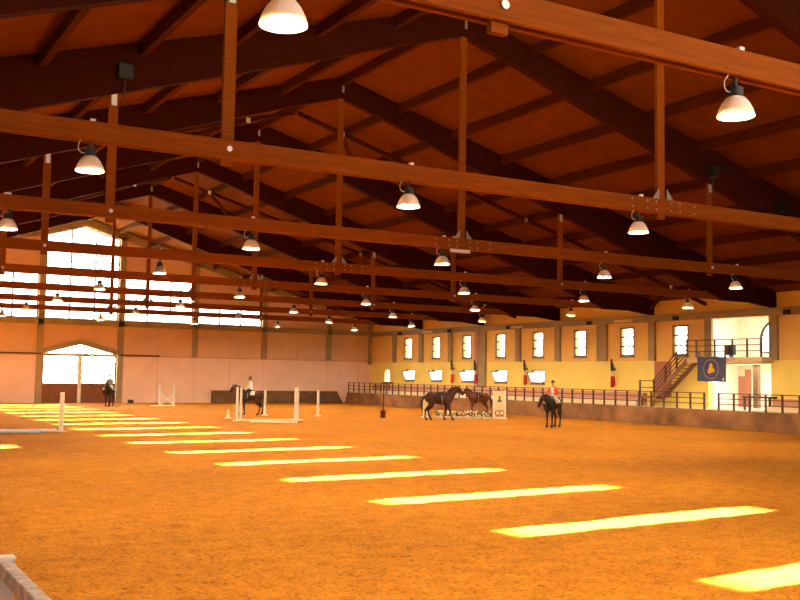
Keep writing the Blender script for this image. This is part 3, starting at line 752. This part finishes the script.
# flags
for y, lab in ((67.45, 'furled green white red flag on the yellow wall, farthest away'), (64.2, 'furled green white red flag left of the wide pilaster'),
               (57.95, 'furled green white red flag left of the last tilted window'), (48.85, 'furled green white red flag left of the stairs')):
    q = empty('flag', (W - 0.06, y, 3.72)); tag(q, lab, 'flag', 'furled flags on the yellow wall')
    MB().tube([(0.0, 0, -0.55), (-0.32, 0, 0.05)], 0.018, 8).build('pole', M['brown_metal'], q)
    MB().box(-0.03, 0.02, -0.06, 0.06, -0.66, -0.5).build('bracket', M['brown_metal'], q)
    b = MB(); rows = 12; rings = []
    for j in range(rows + 1):
        t = j / rows; cx = -0.28 + 0.10 * min(1, t * 1.5); z = 0.02 - 1.72 * t; wd = 0.05 + 0.13 * min(1, t * 1.2) * (1 if t < 0.85 else 1 - 2.2 * (t - 0.85))
        ring = []
        for a in range(16):
            th = 2 * math.pi * a / 16; f = 1 + 0.28 * math.cos(4 * th + j * 0.25)
            ring.append(b.bm.verts.new((cx + 0.06 * f * math.cos(th), wd * f * math.sin(th) - 0.04 * t, z - 0.05 * math.sin(th))))
        rings.append(ring)
    for j in range(rows):
        for a in range(16):
            c2 = (a + 1) % 16; b.bm.faces.new((rings[j][a], rings[j][c2], rings[j + 1][c2], rings[j + 1][a]))
    b.bm.faces.new(rings[0][::-1]); b.bm.faces.new(rings[-1])
    b.build('cloth', M['flag'], q, smooth=True)
# ------------------------------------------------------------------ horses
def lerp(a, b, t): return tuple(x + (y - x) * t for x, y in zip(a, b))
def make_horse(loc, ang, scale, coat, label, legs=(0, 0, 0, 0), poll=(0.98, 0.0, 1.80), nose=(1.36, 0.0, 1.42), blaze=False, pad='white_cloth', saddle=True):
    h = empty('horse', loc, ang, scale); tag(h, label, 'horse', 'horses in the arena')
    b = MB(); S = (0, 1, 0)
    b.tube([(-0.86, 0, 1.26), (-0.80, 0, 1.25), (-0.66, 0, 1.24), (-0.45, 0, 1.23), (-0.2, 0, 1.19), (0.05, 0, 1.16), (0.3, 0, 1.17), (0.5, 0, 1.20), (0.64, 0, 1.21), (0.72, 0, 1.20)], 0, 16,
           sec=[(0.05, 0.08), (0.16, 0.20), (0.25, 0.29), (0.27, 0.31), (0.275, 0.30), (0.285, 0.32), (0.265, 0.35), (0.22, 0.34), (0.15, 0.25), (0.06, 0.12)], side=S)
    b.ball((0.36, 0, 1.45), (0.22, 0.09, 0.12)); b.ball((-0.55, 0, 1.45), (0.22, 0.15, 0.10))
    p = V(poll); c0 = V((0.50, 0, 1.30)); mid = (c0 + p) / 2 + V((0.02, 0, 0.06))
    b.tube([(0.42, 0, 1.26), c0 + V((0.06, 0, 0.05)), mid, p + V((-0.03, 0, -0.03)), p + V((0.06, 0, 0.0))], 0, 14,
           sec=[(0.19, 0.31), (0.16, 0.26), (0.115, 0.19), (0.085, 0.13), (0.05, 0.07)], side=S)
    q = V(nose); d = q - p
    b.tube([p + V((-0.05, 0, 0.04)), p + d * 0.10, p + d * 0.36, p + d * 0.70, p + d * 0.92, q], 0, 14,
           sec=[(0.05, 0.06), (0.10, 0.125), (0.105, 0.125), (0.068, 0.085), (0.062, 0.075), (0.035, 0.04)], side=S)
    up = V((0, 1, 0)).cross(d).normalized() 
    if up.z < 0: up = -up
    dn = d.normalized()
    for s in (-1, 1):
        e0 = p + V((0, s * 0.06, 0)) + up * 0.06
        b.tube([e0, e0 + up * 0.07 + V((0, s * 0.02, 0)) - dn * 0.03, e0 + up * 0.15 + V((0, s * 0.015, 0)) - dn * 0.05], 0, 8, sec=[(0.035, 0.03), (0.03, 0.024), (0.008, 0.008)], side=S)
        b.ball(p + d * 0.30 + V((0, s * 0.095, 0)) + up * 0.05, 0.025, 1)
        b.ball(q - d * 0.06 + V((0, s * 0.045, 0)) + up * 0.02, 0.025, 1)
    hooves = []
    for i, (x0, s, hind) in enumerate(((0.44, 1, 0), (0.44, -1, 0), (-0.58, 1, 1), (-0.58, -1, 1))):
        sw = legs[i]; y = 0.15 * s; lift = max(0, -0.0)
        if hind:
            pts = [(-0.56, 0.13 * s, 1.22), (-0.46 + sw * .12, y, 0.98), (-0.50 + sw * .3, y, 0.78), (-0.72 + sw * .55, y, 0.54), (-0.69 + sw * .75, y, 0.36), (-0.67 + sw * .92, y, 0.18), (-0.60 + sw, y, 0.07)]
            sec = [(0.15, 0.24), (0.13, 0.20), (0.095, 0.13), (0.058, 0.072), (0.042, 0.048), (0.048, 0.052), (0.05, 0.055)]
            hx = -0.58 + sw
        else:
            pts = [(0.46, 0.13 * s, 1.12), (0.40 + sw * .12, y, 0.90), (0.43 + sw * .4, y, 0.68), (0.45 + sw * .55, y, 0.48), (0.44 + sw * .78, y, 0.30), (0.44 + sw * .92, y, 0.17), (0.49 + sw, y, 0.07)]
            sec = [(0.12, 0.19), (0.10, 0.13), (0.065, 0.08), (0.056, 0.062), (0.038, 0.042), (0.045, 0.05), (0.048, 0.052)]
            hx = 0.50 + sw
        b.tube(pts, 0, 12, sec=sec, side=S); hooves.append((hx, y))
    body = b.organic('body', M[coat], h, 0.024, 5)
    for hx, y in hooves:
        MB().lathe([(0.078, 0.0), (0.072, 0.04), (0.058, 0.095)], (hx, y, 0), 12).build('hoof', M['mane'], h, smooth=False)
    b = MB(); b.tube([(-0.84, 0, 1.34), (-0.95, 0, 1.22), (-1.02, 0.01, 0.98), (-1.02, 0.02, 0.72), (-0.98, 0.02, 0.48)], 0, 10, sec=[(0.05, 0.05), (0.07, 0.06), (0.085, 0.07), (0.08, 0.06), (0.02, 0.02)], side=S)
    b.organic('tail', M['mane'], h, 0.022, 3)
    b = MB(); w0 = c0 + V((-0.12, 0.03, 0.22)); n_ = (p - c0).normalized(); upn = V((0, 1, 0)).cross(n_).normalized()
    if upn.x > 0: upn = -upn
    line = [c0 + upn * 0.26 + V((-0.02, 0, 0)), mid + upn * 0.20, p + upn * 0.12 + V((-0.02, 0, 0)), p + V((0.05, 0, 0.10))]
    b.tube([x + V((0, 0.02, -0.02)) for x in line], 0, 8, sec=[(0.045, 0.05), (0.07, 0.085), (0.07, 0.075), (0.03, 0.03)], side=S)
    b.organic('mane', M['mane'], h, 0.02, 2)
    if blaze:
        b = MB(); pts = [p + d * t + up * (0.128 - 0.05 * t) for t in (0.15, 0.35, 0.6, 0.85)]
        b.tube(pts, 0, 8, sec=[(0.03, 0.02), (0.035, 0.02), (0.022, 0.02), (0.03, 0.02)], side=S); b.build('blaze', M['white_cloth'], h, smooth=True)
    # tack
    if saddle:
        b = MB()
        prev = None
        for x, ry, rz in ((-0.32, 0.295, 0.33), (-0.1, 0.305, 0.335), (0.12, 0.308, 0.355), (0.26, 0.30, 0.372)):
            ring = [b.bm.verts.new((x, ry * math.sin(t), 1.17 + rz * math.cos(t))) for t in [math.radians(-75 + 15 * j) for j in range(11)]]
            if prev:
                for a in range(10): b.bm.faces.new((prev[a], prev[a + 1], ring[a + 1], ring[a]))
            prev = ring
        o = b.build('saddle_pad', M[pad], h, smooth=True); sm = o.modifiers.new('t', 'SOLIDIFY'); sm.thickness = 0.02; sm.offset = 1
        b = MB()
        b.tube([(-0.28, 0, 1.56), (-0.16, 0, 1.535), (0.0, 0, 1.52), (0.14, 0, 1.545), (0.22, 0, 1.60)], 0, 12, sec=[(0.13, 0.03), (0.19, 0.045), (0.16, 0.05), (0.12, 0.05), (0.06, 0.03)], side=S)
        for s in (-1, 1):
            b.tube([(0.05, s * 0.14, 1.53), (0.10, s * 0.27, 1.40), (0.14, s * 0.325, 1.22), (0.14, s * 0.325, 1.06)], 0, 10, sec=[(0.16, 0.025), (0.18, 0.025), (0.16, 0.022), (0.10, 0.02)], side=(1, 0, 0))
        b.organic('saddle', M['leather'], h, 0.016, 3)
        b = MB(); b.tube([(0.2, 0.335 * math.sin(t), 1.17 + 0.372 * math.cos(t)) for t in [2 * math.pi * j / 20 for j in range(21)]], 0.018, 6)
        b.build('girth', M['leather'], h, smooth=True)
        for s in (-1, 1):
            b = MB(); b.tube([(0.10, s * 0.335, 1.40), (0.13, s * 0.36, 1.0)], 0.01, 6)
            b.tube([(0.13 + 0.0, s * 0.36 + 0.06 * math.cos(t), 0.93 + 0.07 * math.sin(t)) for t in [2 * math.pi * j / 12 for j in range(13)]], 0.009, 6)
            b.build('stirrup', M['steel'], h, smooth=True)
    b = MB()
    for t_, sc_ in ((0.72, 0.088), (0.16, 0.128)):
        c = p + d * t_
        b.tube([c + V((0, 1, 0)) * sc_ * 0.86 * math.cos(a) + up * sc_ * math.sin(a) for a in [2 * math.pi * j / 16 for j in range(17)]], 0.011, 6)
    for s in (-1, 1):
        b.tube([p + d * 0.16 + V((0, s * 0.112, 0)), p + d * 0.72 + V((0, s * 0.078, -0.02))], 0.010, 6)
        b.tube([p + d * 0.80 + V((0, s * 0.075, -0.05)), lerp(tuple(p + d * 0.8), (0.30, s * 0.10, 1.78), 0.55), (0.33, s * 0.06, 1.76)], 0.009, 6)
    b.build('bridle', M['leather'], h, smooth=True)
    return h

def make_rider(loc, ang, scale, label, shirt, vest=None, breeches='beige_cloth', helmet=True, lean=0.0):
    r = empty('person', loc, ang, scale); tag(r, label, 'person', 'riders on horseback')
    S = (0, 1, 0); Lx = lambda z: lean * max(0, z - 1.6)
    P = lambda x, y, z: V((x + Lx(z), y, z))
    def torso(b, g=0.0):
        b.tube([P(-0.03, 0, 1.50), P(-0.03, 0, 1.58), P(-0.02, 0, 1.72), P(0, 0, 1.86), P(0.01, 0, 2.0), P(0.0, 0, 2.09), P(0.0, 0, 2.13)], 0, 14,
               sec=[(0.13 + g, 0.10 + g), (0.17 + g, 0.125 + g), (0.145 + g, 0.10 + g), (0.165 + g, 0.115 + g), (0.18 + g, 0.115 + g), (0.14 + g, 0.08 + g), (0.06 + g, 0.055 + g)], side=S)
    def arm(b, s, g=0.0, end=1.0):
        pts = [P(0.0, s * 0.17, 2.06), P(-0.01, s * 0.21, 2.0), P(0.02, s * 0.245, 1.86), P(0.06, s * 0.25, 1.76), P(0.17, s * 0.20, 1.74), P(0.30, s * 0.11, 1.75)]
        b.tube(pts, [0.05 + g, 0.058 + g, 0.048 + g, 0.043 + g, 0.040 + g, 0.028 + g], 10)
    def leg(b, s, g=0.0, a=0, e=9):
        pts = [P(-0.02, s * 0.09, 1.56), P(0.12, s * 0.20, 1.53), (0.30, s * 0.345, 1.36), (0.34, s * 0.37, 1.26), (0.24, s * 0.39, 1.10), (0.13, s * 0.385, 0.95), (0.14, s * 0.38, 0.90)]
        rr = [0.10, 0.092, 0.066, 0.060, 0.058, 0.042, 0.042]
        b.tube(pts[a:e], [x + g for x in rr[a:e]], 12)
    def foot(b, s, g=0.0):
        b.tube([(0.08, s * 0.38, 0.90), (0.15, s * 0.385, 0.895), (0.26, s * 0.395, 0.885), (0.33, s * 0.40, 0.885)], 0, 10, sec=[(0.03 + g, 0.03 + g), (0.04 + g, 0.045 + g), (0.042 + g, 0.03 + g), (0.025 + g, 0.018 + g)], side=S)
    b = MB(); torso(b)
    b.tube([P(0.0, 0, 2.08), P(0.01, 0, 2.16), P(0.03, 0, 2.24)], [0.06, 0.052, 0.05], 12)
    hc = P(0.035, 0, 2.32)
    b.tube([hc + V((0.02, 0, -0.115)), hc + V((0.015, 0, -0.08)), hc + V((0.0, 0, 0.0)), hc + V((-0.01, 0, 0.07)), hc + V((-0.01, 0, 0.115))], 0, 14,
           sec=[(0.035, 0.045), (0.058, 0.072), (0.076, 0.094), (0.072, 0.09), (0.025, 0.03)], side=S)
    b.tube([hc + V((0.088, 0, 0.02)), hc + V((0.108, 0, -0.02)), hc + V((0.112, 0, -0.032)), hc + V((0.09, 0, -0.04))], [0.010, 0.015, 0.017, 0.012], 8)
    b.ball(hc + V((0.082, 0, -0.067)), (0.012, 0.026, 0.010), 1); b.ball(hc + V((0.072, 0, -0.10)), (0.022, 0.028, 0.018), 1)
    for s in (-1, 1):
        b.ball(hc + V((0.0, s * 0.078, -0.01)), (0.02, 0.012, 0.032), 1)
        b.ball(hc + V((0.078, s * 0.032, 0.012)), (0.014, 0.016, 0.010), 1)
        arm(b, s); leg(b, s); foot(b, s)
        # hand: palm, four bent fingers, thumb
        w = P(0.30, s * 0.11, 1.75)
        b.tube([w, w + V((0.045, -s * 0.012, -0.002)), w + V((0.095, -s * 0.025, -0.004))], 0, 8, sec=[(0.022, 0.027), (0.020, 0.040), (0.018, 0.038)], side=S)
        for f, (dz, ln) in enumerate(((0.030, 0.030), (0.011, 0.036), (-0.009, 0.033), (-0.028, 0.025))):
            k0 = w + V((0.088, -s * 0.022, dz)); k1 = k0 + V((ln, -s * 0.008, -0.002)); k2 = k1 + V((0.006, -s * 0.028, -0.004)); k3 = k2 + V((-0.022, -s * 0.012, 0))
            b.tube([k0, k1, k2, k3], [0.0100, 0.0100, 0.0095, 0.0085], 7)
        t0 = w + V((0.035, -s * 0.018, 0.026)); b.tube([t0, t0 + V((0.03, -s * 0.025, 0.022)), t0 + V((0.06, -s * 0.035, 0.018))], [0.013, 0.011, 0.009], 7)
    b.organic('body', M['skin'], r, 0.011, 2)
    b = MB(); torso(b, 0.014)
    for s in (-1, 1): arm(b, s, 0.012)
    b.organic('shirt', M[shirt], r, 0.014, 3)
    if vest:
        b = MB(); b.tube([P(-0.02, 0, 1.62), P(-0.02, 0, 1.72), P(0, 0, 1.86), P(0.01, 0, 2.0), P(0, 0, 2.09)], 0, 14, sec=[(0.15, 0.142), (0.14, 0.135), (0.15, 0.15), (0.14, 0.15), (0.09, 0.11)], side=S)
        b.organic('vest', M[vest], r, 0.014, 3)
    b = MB()
    b.tube([P(-0.03, 0, 1.48), P(-0.03, 0, 1.56), P(-0.02, 0, 1.68)], 0, 14, sec=[(0.14, 0.12), (0.185, 0.14), (0.16, 0.118)], side=S)
    for s in (-1, 1): leg(b, s, 0.012, 0, 4)
    b.organic('breeches', M[breeches], r, 0.015, 3)
    for s in (-1, 1):
        b = MB(); leg(b, s, 0.013, 3); foot(b, s, 0.010); b.organic('boot', M['leather'], r, 0.012, 2)
        e = MB().ball(hc + V((0.088, s * 0.032, 0.010)), 0.009, 1).build('eye', M['black'], r)
    b = MB()
    if helmet:
        b.tube([hc + V((-0.005, 0, 0.015)), hc + V((-0.008, 0, 0.06)), hc + V((-0.01, 0, 0.11)), hc + V((-0.01, 0, 0.135))], 0, 16, sec=[(0.092, 0.110), (0.090, 0.108), (0.062, 0.075), (0.02, 0.025)], side=S)
        b.tube([hc + V((0.07, 0, 0.03)), hc + V((0.115, 0, 0.025)), hc + V((0.145, 0, 0.018))], 0, 10, sec=[(0.075, 0.012), (0.06, 0.010), (0.03, 0.008)], side=S)
        b.organic('helmet', M['dark_cloth'], r, 0.011, 2)
    else:
        b.ball(hc + V((-0.02, 0, 0.045)), (0.100, 0.088, 0.088)); b.ball(hc + V((-0.045, 0, -0.02)), (0.062, 0.076, 0.085))
        b.organic('hair', M['dark_cloth'], r, 0.011, 2)
    return r
R_ = math.radians
make_horse((13.35, 49.75, 0), R_(-32), 1.03, 'bay', 'dark bay horse walking right with an empty saddle', legs=(-0.22, 0.24, 0.10, -0.16), poll=(1.0, 0, 1.77), nose=(1.34, 0, 1.42), pad='leather')
make_horse((20.3, 56.0, 0), R_(170), 0.95, 'bay_light', 'brown horse with a pale blaze facing left behind the flower boxes', legs=(0.08, -0.06, 0.05, -0.1), poll=(1.0, 0, 1.70), nose=(1.30, 0, 1.34), blaze=True, pad='leather')
p3 = (14.95, 41.4, 0); a3 = R_(-150)
make_horse(p3, a3, 1.0, 'dark_coat', 'nearly black horse coming forward with a lowered head', legs=(0.05, -0.05, 0.06, -0.06), poll=(1.04, -0.16, 1.52), nose=(1.26, -0.30, 1.02))
make_rider(p3, a3, 0.98, 'rider in orange red sleeves and a white vest on the dark horse', 'red_cloth', 'white_cloth', 'beige_cloth')
p4 = (4.83, 57.75, 0); a4 = R_(149)
make_horse(p4, a4, 0.96, 'bay', 'bay horse facing left behind the white jump posts', legs=(0.14, -0.1, 0.08, -0.12), poll=(1.02, 0, 1.78), nose=(1.30, 0, 1.42))
make_rider(p4, a4, 0.96, 'dark haired rider in a pale shirt on the horse behind the jump', 'white_cloth', None, 'dark_cloth', helmet=False)
p5 = (0.55, 74.3, 0); a5 = R_(240)
make_horse(p5, a5, 0.93, 'dark_coat', 'dark horse in front of the big brown doors', legs=(0.1, -0.1, 0.1, -0.1), poll=(1.0, 0, 1.74), nose=(1.30, 0, 1.36))
make_rider(p5, a5, 0.93, 'rider in a grey green shirt on the horse by the big doors', 'grey_cloth', None, 'beige_cloth', helmet=True)

# ------------------------------------------------------------------ jumps
def standard(loc, h, label, mt='white_paint', ang=0.0, grp='white jump standards', wide=0.10):
    r = empty('jump_standard', loc, ang); tag(r, label, 'jump standard', grp)
    MB().box(-wide / 2, wide / 2, -0.045, 0.045, 0.05, h).build('post', M[mt], r, bevel=0.008)
    MB().box(-0.2, 0.2, -0.04, 0.04, 0, 0.06).box(-0.04, 0.04, -0.25, 0.25, 0, 0.06).build('foot', M[mt], r)
    b = MB().box(-0.015, 0.015, -0.052, -0.044, 0.3, h - 0.1)
    b.build('peg_strip', M['steel'], r)
    MB().box(-0.05, 0.05, -0.13, -0.045, 0.5 * h, 0.5 * h + 0.08).build('pole_cup', M['steel'], r)
    return r
def pole(p, q, r, mt, label, grp=None, bands=None):
    o = MB().tube([p, q], r, 14).build('jump_pole', M[mt], smooth=False)
    tag(o, label, 'jump pole', grp); return o
# left foreground jump
standard((-9.25, 42.95, 0), 1.62, 'tall white jump standard at the left with a pole at its foot', wide=0.17)
pole((-16.6, 42.6, 0.08), (-9.45, 42.8, 0.08), 0.07, 'white_paint', 'white pole lying on the sand at the left of view', 'poles on the sand')
pole((-15.6, 41.95, 0.07), (-10.1, 42.2, 0.07), 0.065, 'blue_paint', 'pale blue pole lying next to the white pole at left', 'poles on the sand')
# middle jump: double wings in front, single posts behind
for x, y, s in ((1.18, 50.35, 'left post of the front pair, left wing of the white jump'), (1.48, 50.6, 'right post of the front pair, left wing of the white jump'),
                (4.43, 50.2, 'left post of the right wing of the white jump'), (4.74, 50.55, 'right post of the right wing of the white jump')):
    standard((x, y, 0), 1.78, 'white standard, ' + s)
standard((5.5, 57.0, 0), 1.52, 'white standard standing right behind the ridden bay horse', wide=0.13)
standard((8.5, 55.9, 0), 1.55, 'lone white standard right of the white jump', wide=0.13)
pole((1.1, 50.0, 0.07), (4.65, 49.6, 0.07), 0.06, 'cream_paint', 'cream pole on the sand between the white jump wings', 'poles on the sand')
pole((1.25, 48.7, 0.06), (3.35, 47.5, 0.06), 0.055, 'white_paint', 'white pole on the sand in front of the white jump', 'poles on the sand')
# far wing with crossed poles
wg = empty('jump_wing', (4.4, 73.0, 0), 0); tag(wg, 'pale jump wing with crossed bars near the big doors', 'jump wing')
for x in (-0.54, 0.54):
    MB().box(x - 0.055, x + 0.055, -0.05, 0.05, 0, 1.6).build('post', M['white_paint'], wg, bevel=0.01)
    MB().box(x - 0.05, x + 0.05, -0.35, 0.35, 0, 0.08).build('foot', M['white_paint'], wg)
MB().bar((-0.5, 0, 1.0), (0.5, 0, 0.15), 0.06, 0.13).build('cross_bar', M['white_paint'], wg)
MB().bar((-0.5, 0.06, 0.12), (0.5, 0.06, 0.8), 0.06, 0.12).build('cross_bar', M['white_paint'], wg)
pole((3.1, 72.55, 0.07), (4.9, 72.3, 0.07), 0.06, 'cream_paint', 'cream pole on the sand at the foot of the crossed wing', 'poles on the sand')
# flower box jump
pn = empty('jump_screen', (18.0, 50.35, 0), R_(-20)); tag(pn, 'cream jump screen with a dark figure and red mark', 'jump screen')
MB().box(-0.36, 0.36, -0.035, 0.035, 0.06, 1.68).build('board', M['cream_paint'], pn, bevel=0.01)
b = MB(); b.box(-0.40, -0.34, -0.05, 0.05, 0, 1.72).box(0.34, 0.40, -0.05, 0.05, 0, 1.72).box(-0.4, 0.4, -0.3, 0.3, 0, 0.06); b.build('stand', M['white_paint'], pn)
b = MB(); b.xz([(-0.12, 1.02), (0.10, 1.02), (0.13, 1.12), (0.03, 1.2), (0.08, 1.32), (0.0, 1.42), (-0.06, 1.34), (-0.03, 1.24), (-0.12, 1.14)], -0.05, -0.036); b.build('figure_mark', M['print_green'], pn)
b = MB()
def arc(cx, cz, r, a0, a1, w, n=10):
    for j in range(n):
        t0, t1 = a0 + (a1 - a0) * j / n, a0 + (a1 - a0) * (j + 1) / n
        b.xz([(cx + r * math.cos(t0), cz + r * math.sin(t0)), (cx + r * math.cos(t1), cz + r * math.sin(t1)), (cx + (r - w) * math.cos(t1), cz + (r - w) * math.sin(t1)), (cx + (r - w) * math.cos(t0), cz + (r - w) * math.sin(t0))], -0.05, -0.036)
arc(-0.13, 0.36, 0.17, 0.5, 5.8, 0.05); arc(0.14, 0.36, 0.17, 0.2, 3.0, 0.05); arc(0.14, 0.36, 0.17, 3.3, 6.0, 0.05)
b.xz([(-0.24, 0.15), (0.28, 0.15), (0.28, 0.19), (-0.24, 0.19)], -0.05, -0.036)
b.build('round_mark', M['print_red'], pn)
pl = empty('jump_screen', (14.2, 52.6, 0), R_(-20)); tag(pl, 'narrow cream jump screen partly hidden behind the walking horse', 'jump screen')
MB().box(-0.22, 0.22, -0.035, 0.035, 0.06, 1.1).build('board', M['cream_paint'], pl, bevel=0.01)
MB().box(-0.3, 0.3, -0.3, 0.3, 0, 0.06).build('stand', M['white_paint'], pl)
for i in range(6):
    t = i / 5; x, y = 15.0 + (17.35 - 15.0) * t, 52.5 + (50.75 - 52.5) * t
    f = empty('flower_box', (x, y, 0), R_(-37)); tag(f, 'white flower box of green leaves, %s from the cream screen with marks' % ORD[6 - i], 'flower box', 'flower boxes of the jump')
    MB().hexa([(-0.24, -0.12, 0), (0.24, -0.12, 0), (0.24, 0.12, 0), (-0.24, 0.12, 0)], [(-0.27, -0.15, 0.12), (0.27, -0.15, 0.12), (0.27, 0.15, 0.12), (-0.27, 0.15, 0.12)]).build('planter', M['white_paint'], f)
    lf, fl = MB(), MB(); rr = random.Random(i)
    for j in range(26):
        c = (rr.uniform(-0.25, 0.25), rr.uniform(-0.13, 0.13), rr.uniform(0.12, 0.34)); lf.ball(c, (0.05, 0.05, 0.035), 1)
    for j in range(12):
        c = (rr.uniform(-0.25, 0.25), rr.uniform(-0.17, 0.13), rr.uniform(0.14, 0.44)); fl.ball(c, 0.06, 1)
    lf.build('leaves', M['green_dark'], f, smooth=True); fl.build('blooms', M['flower'], f, smooth=True)
# small things on the sand
ps = empty('post_stand', (11.28, 52.77, 0)); tag(ps, 'thin dark post in a dark red bucket with a flat brown top', 'post stand')
MB().lathe([(0.13, 0), (0.155, 0.05), (0.17, 0.44), (0.14, 0.44), (0.13, 0.4)], n=18).build('bucket', M['terra'], ps, smooth=False)
MB().tube([(0.02, 0, 0.3), (0.02, 0, 2.0)], 0.035, 10).build('post', M['dark_metal'], ps)
MB().box(-0.05, 0.62, -0.12, 0.12, 2.0, 2.14).build('top_board', M['brown'], ps, bevel=0.015)
MB().box(0.33, 0.39, -0.04, 0.04, 1.66, 2.0).build('bracket', M['brown'], ps)
cn = empty('marker_cone', (1.93, 53.65, 0)); tag(cn, 'small cream marker cone on the sand left of the white jump', 'cone')
MB().box(-0.17, 0.17, -0.17, 0.17, 0, 0.035).build('base', M['cream_paint'], cn)
MB().lathe([(0.13, 0.035), (0.04, 0.5), (0.03, 0.52)], n=18).build('cone_body', M['cream_paint'], cn, smooth=False)
rk = empty('foot_scraper', (3.83, 80.6, 0)); tag(rk, 'small dark scraper on the sand right of the big doors', 'scraper')
MB().box(-0.24, 0.24, -0.15, 0.15, 0, 0.05).build('base', M['dark_metal'], rk)
MB().box(-0.2, 0.2, -0.02, 0.02, 0.05, 0.28).box(-0.2, -0.16, -0.12, 0.12, 0.05, 0.3).box(0.16, 0.2, -0.12, 0.12, 0.05, 0.3).build('blade', M['dark_metal'], rk)

# ------------------------------------------------------------------ rail beside the viewer
rl = empty('barrier_rail', (-17.22, 5.78, 0)); tag(rl, 'weathered rail with a white capped post beside the viewer', 'rail')
MB().box(-0.045, 0.045, -0.045, 0.045, 0, 1.50).build('post', M['steel'], rl, bevel=0.006)
MB().box(-0.047, 0.047, -0.047, 0.047, 1.50, 1.52).build('post_cap', M['white_paint'], rl, bevel=0.006)
MB().bar((-0.01, -5.0, 1.465), (-0.01, -0.0, 1.465), 0.07, 0.075).build('rail', M['wood_rail'], rl, bevel=0.008)
MB().bar((-0.0, -5.0, 0.8), (-0.0, -0.04, 0.8), 0.06, 0.1).build('rail', M['wood_rail'], rl, bevel=0.01)
MB().box(-0.03, 0.03, -4.9, -4.82, 0, 1.41).build('post', M['steel'], rl)

# ------------------------------------------------------------------ trees outside the doors
for i, (x, y, h, rad) in enumerate(((-4.5, 101, 5.0, 2.2), (0.2, 107, 6.5, 2.8), (4.2, 100, 4.2, 1.9), (8.5, 109, 6.0, 2.6))):
    t = empty('tree', (x, y, -0.32)); words = ['left', 'middle', 'right', 'far right'][i]
    tag(t, 'pale green tree outside the glazed doors, %s of them' % words if i else 'pale green tree outside the glazed doors, leftmost', 'tree', 'trees outside the doors')
    MB().tube([(0, 0, 0), (0.08, 0, h * 0.35), (0, 0.05, h * 0.7)], [0.2, 0.15, 0.08], 10).build('trunk', M['bark'], t, smooth=True)
    b = MB(); rr = random.Random(40 + i)
    for j in range(420):
        v = V((rr.gauss(0, 1), rr.gauss(0, 1), rr.gauss(0, 1))).normalized() * rad * (0.55 + 0.45 * rr.random()); v.z *= 0.9
        c = V((0, 0, h * 0.62)) + v; s = 0.16 + 0.14 * rr.random()
        a = V((rr.gauss(0, 1), rr.gauss(0, 1), rr.gauss(0, 1))).normalized() * s; e = a.cross(V((rr.gauss(0, 1), rr.gauss(0, 1), rr.gauss(0, 1)))).normalized() * s * 0.6
        b.quad([c - a, c + e, c + a, c - e])
    b.build('crown', M['leaf'], t)

# ------------------------------------------------------------------ light
wd = bpy.data.worlds.new('sky'); sc.world = wd; wd.use_nodes = True
n = wd.node_tree; bg = n.nodes['Background']
tc = n.nodes.new('ShaderNodeTexCoord'); sp_ = n.nodes.new('ShaderNodeSeparateXYZ'); n.links.new(tc.outputs['Generated'], sp_.inputs[0])
rp = n.nodes.new('ShaderNodeValToRGB'); e = rp.color_ramp.elements
e[0].position = 0.0; e[0].color = (1.0, 0.97, 0.92, 1); e[1].position = 0.5; e[1].color = (0.72, 0.86, 1.0, 1)
n.links.new(sp_.outputs['Z'], rp.inputs[0]); n.links.new(rp.outputs[0], bg.inputs[0]); bg.inputs[1].default_value = SKY
for i, z in enumerate((3.35, 6.2)):  # unseen fill lights added to brighten the white room behind the balcony
    ad = bpy.data.lights.new('room_fill', 'AREA'); ao = bpy.data.objects.new('room_fill', ad); COL.objects.link(ao)
    ad.shape = 'RECTANGLE'; ad.size = 2.0; ad.size_y = 3.5; ad.energy = 130 if i == 0 else 70; ad.color = (1.0, 0.88, 0.72); ao.location = (27.9, 39.0, z)
sd = bpy.data.lights.new('sun', 'SUN'); so = bpy.data.objects.new('sun', sd); COL.objects.link(so)
sd.energy = SUN; sd.color = (1.0, 0.92, 0.80); sd.angle = R_(0.53)
dirv = V((1.0, 0.085, -0.2245)).normalized()
so.rotation_euler = dirv.to_track_quat('-Z', 'Y').to_euler(); so.location = (-60, 30, 30)
sc.view_settings.view_transform = 'Standard'; sc.view_settings.look = 'None'; sc.view_settings.gamma = 1.0
sc.view_settings.use_curve_mapping = False; sc.view_settings.exposure = EXPO
sc.cycles.use_denoising = True
sc.cycles.max_bounces = 10; sc.cycles.diffuse_bounces = 6; sc.cycles.transparent_max_bounces = 12
sc.cycles.sample_clamp_indirect = 12.0
sc.cycles.caustics_reflective = False; sc.cycles.caustics_refractive = False
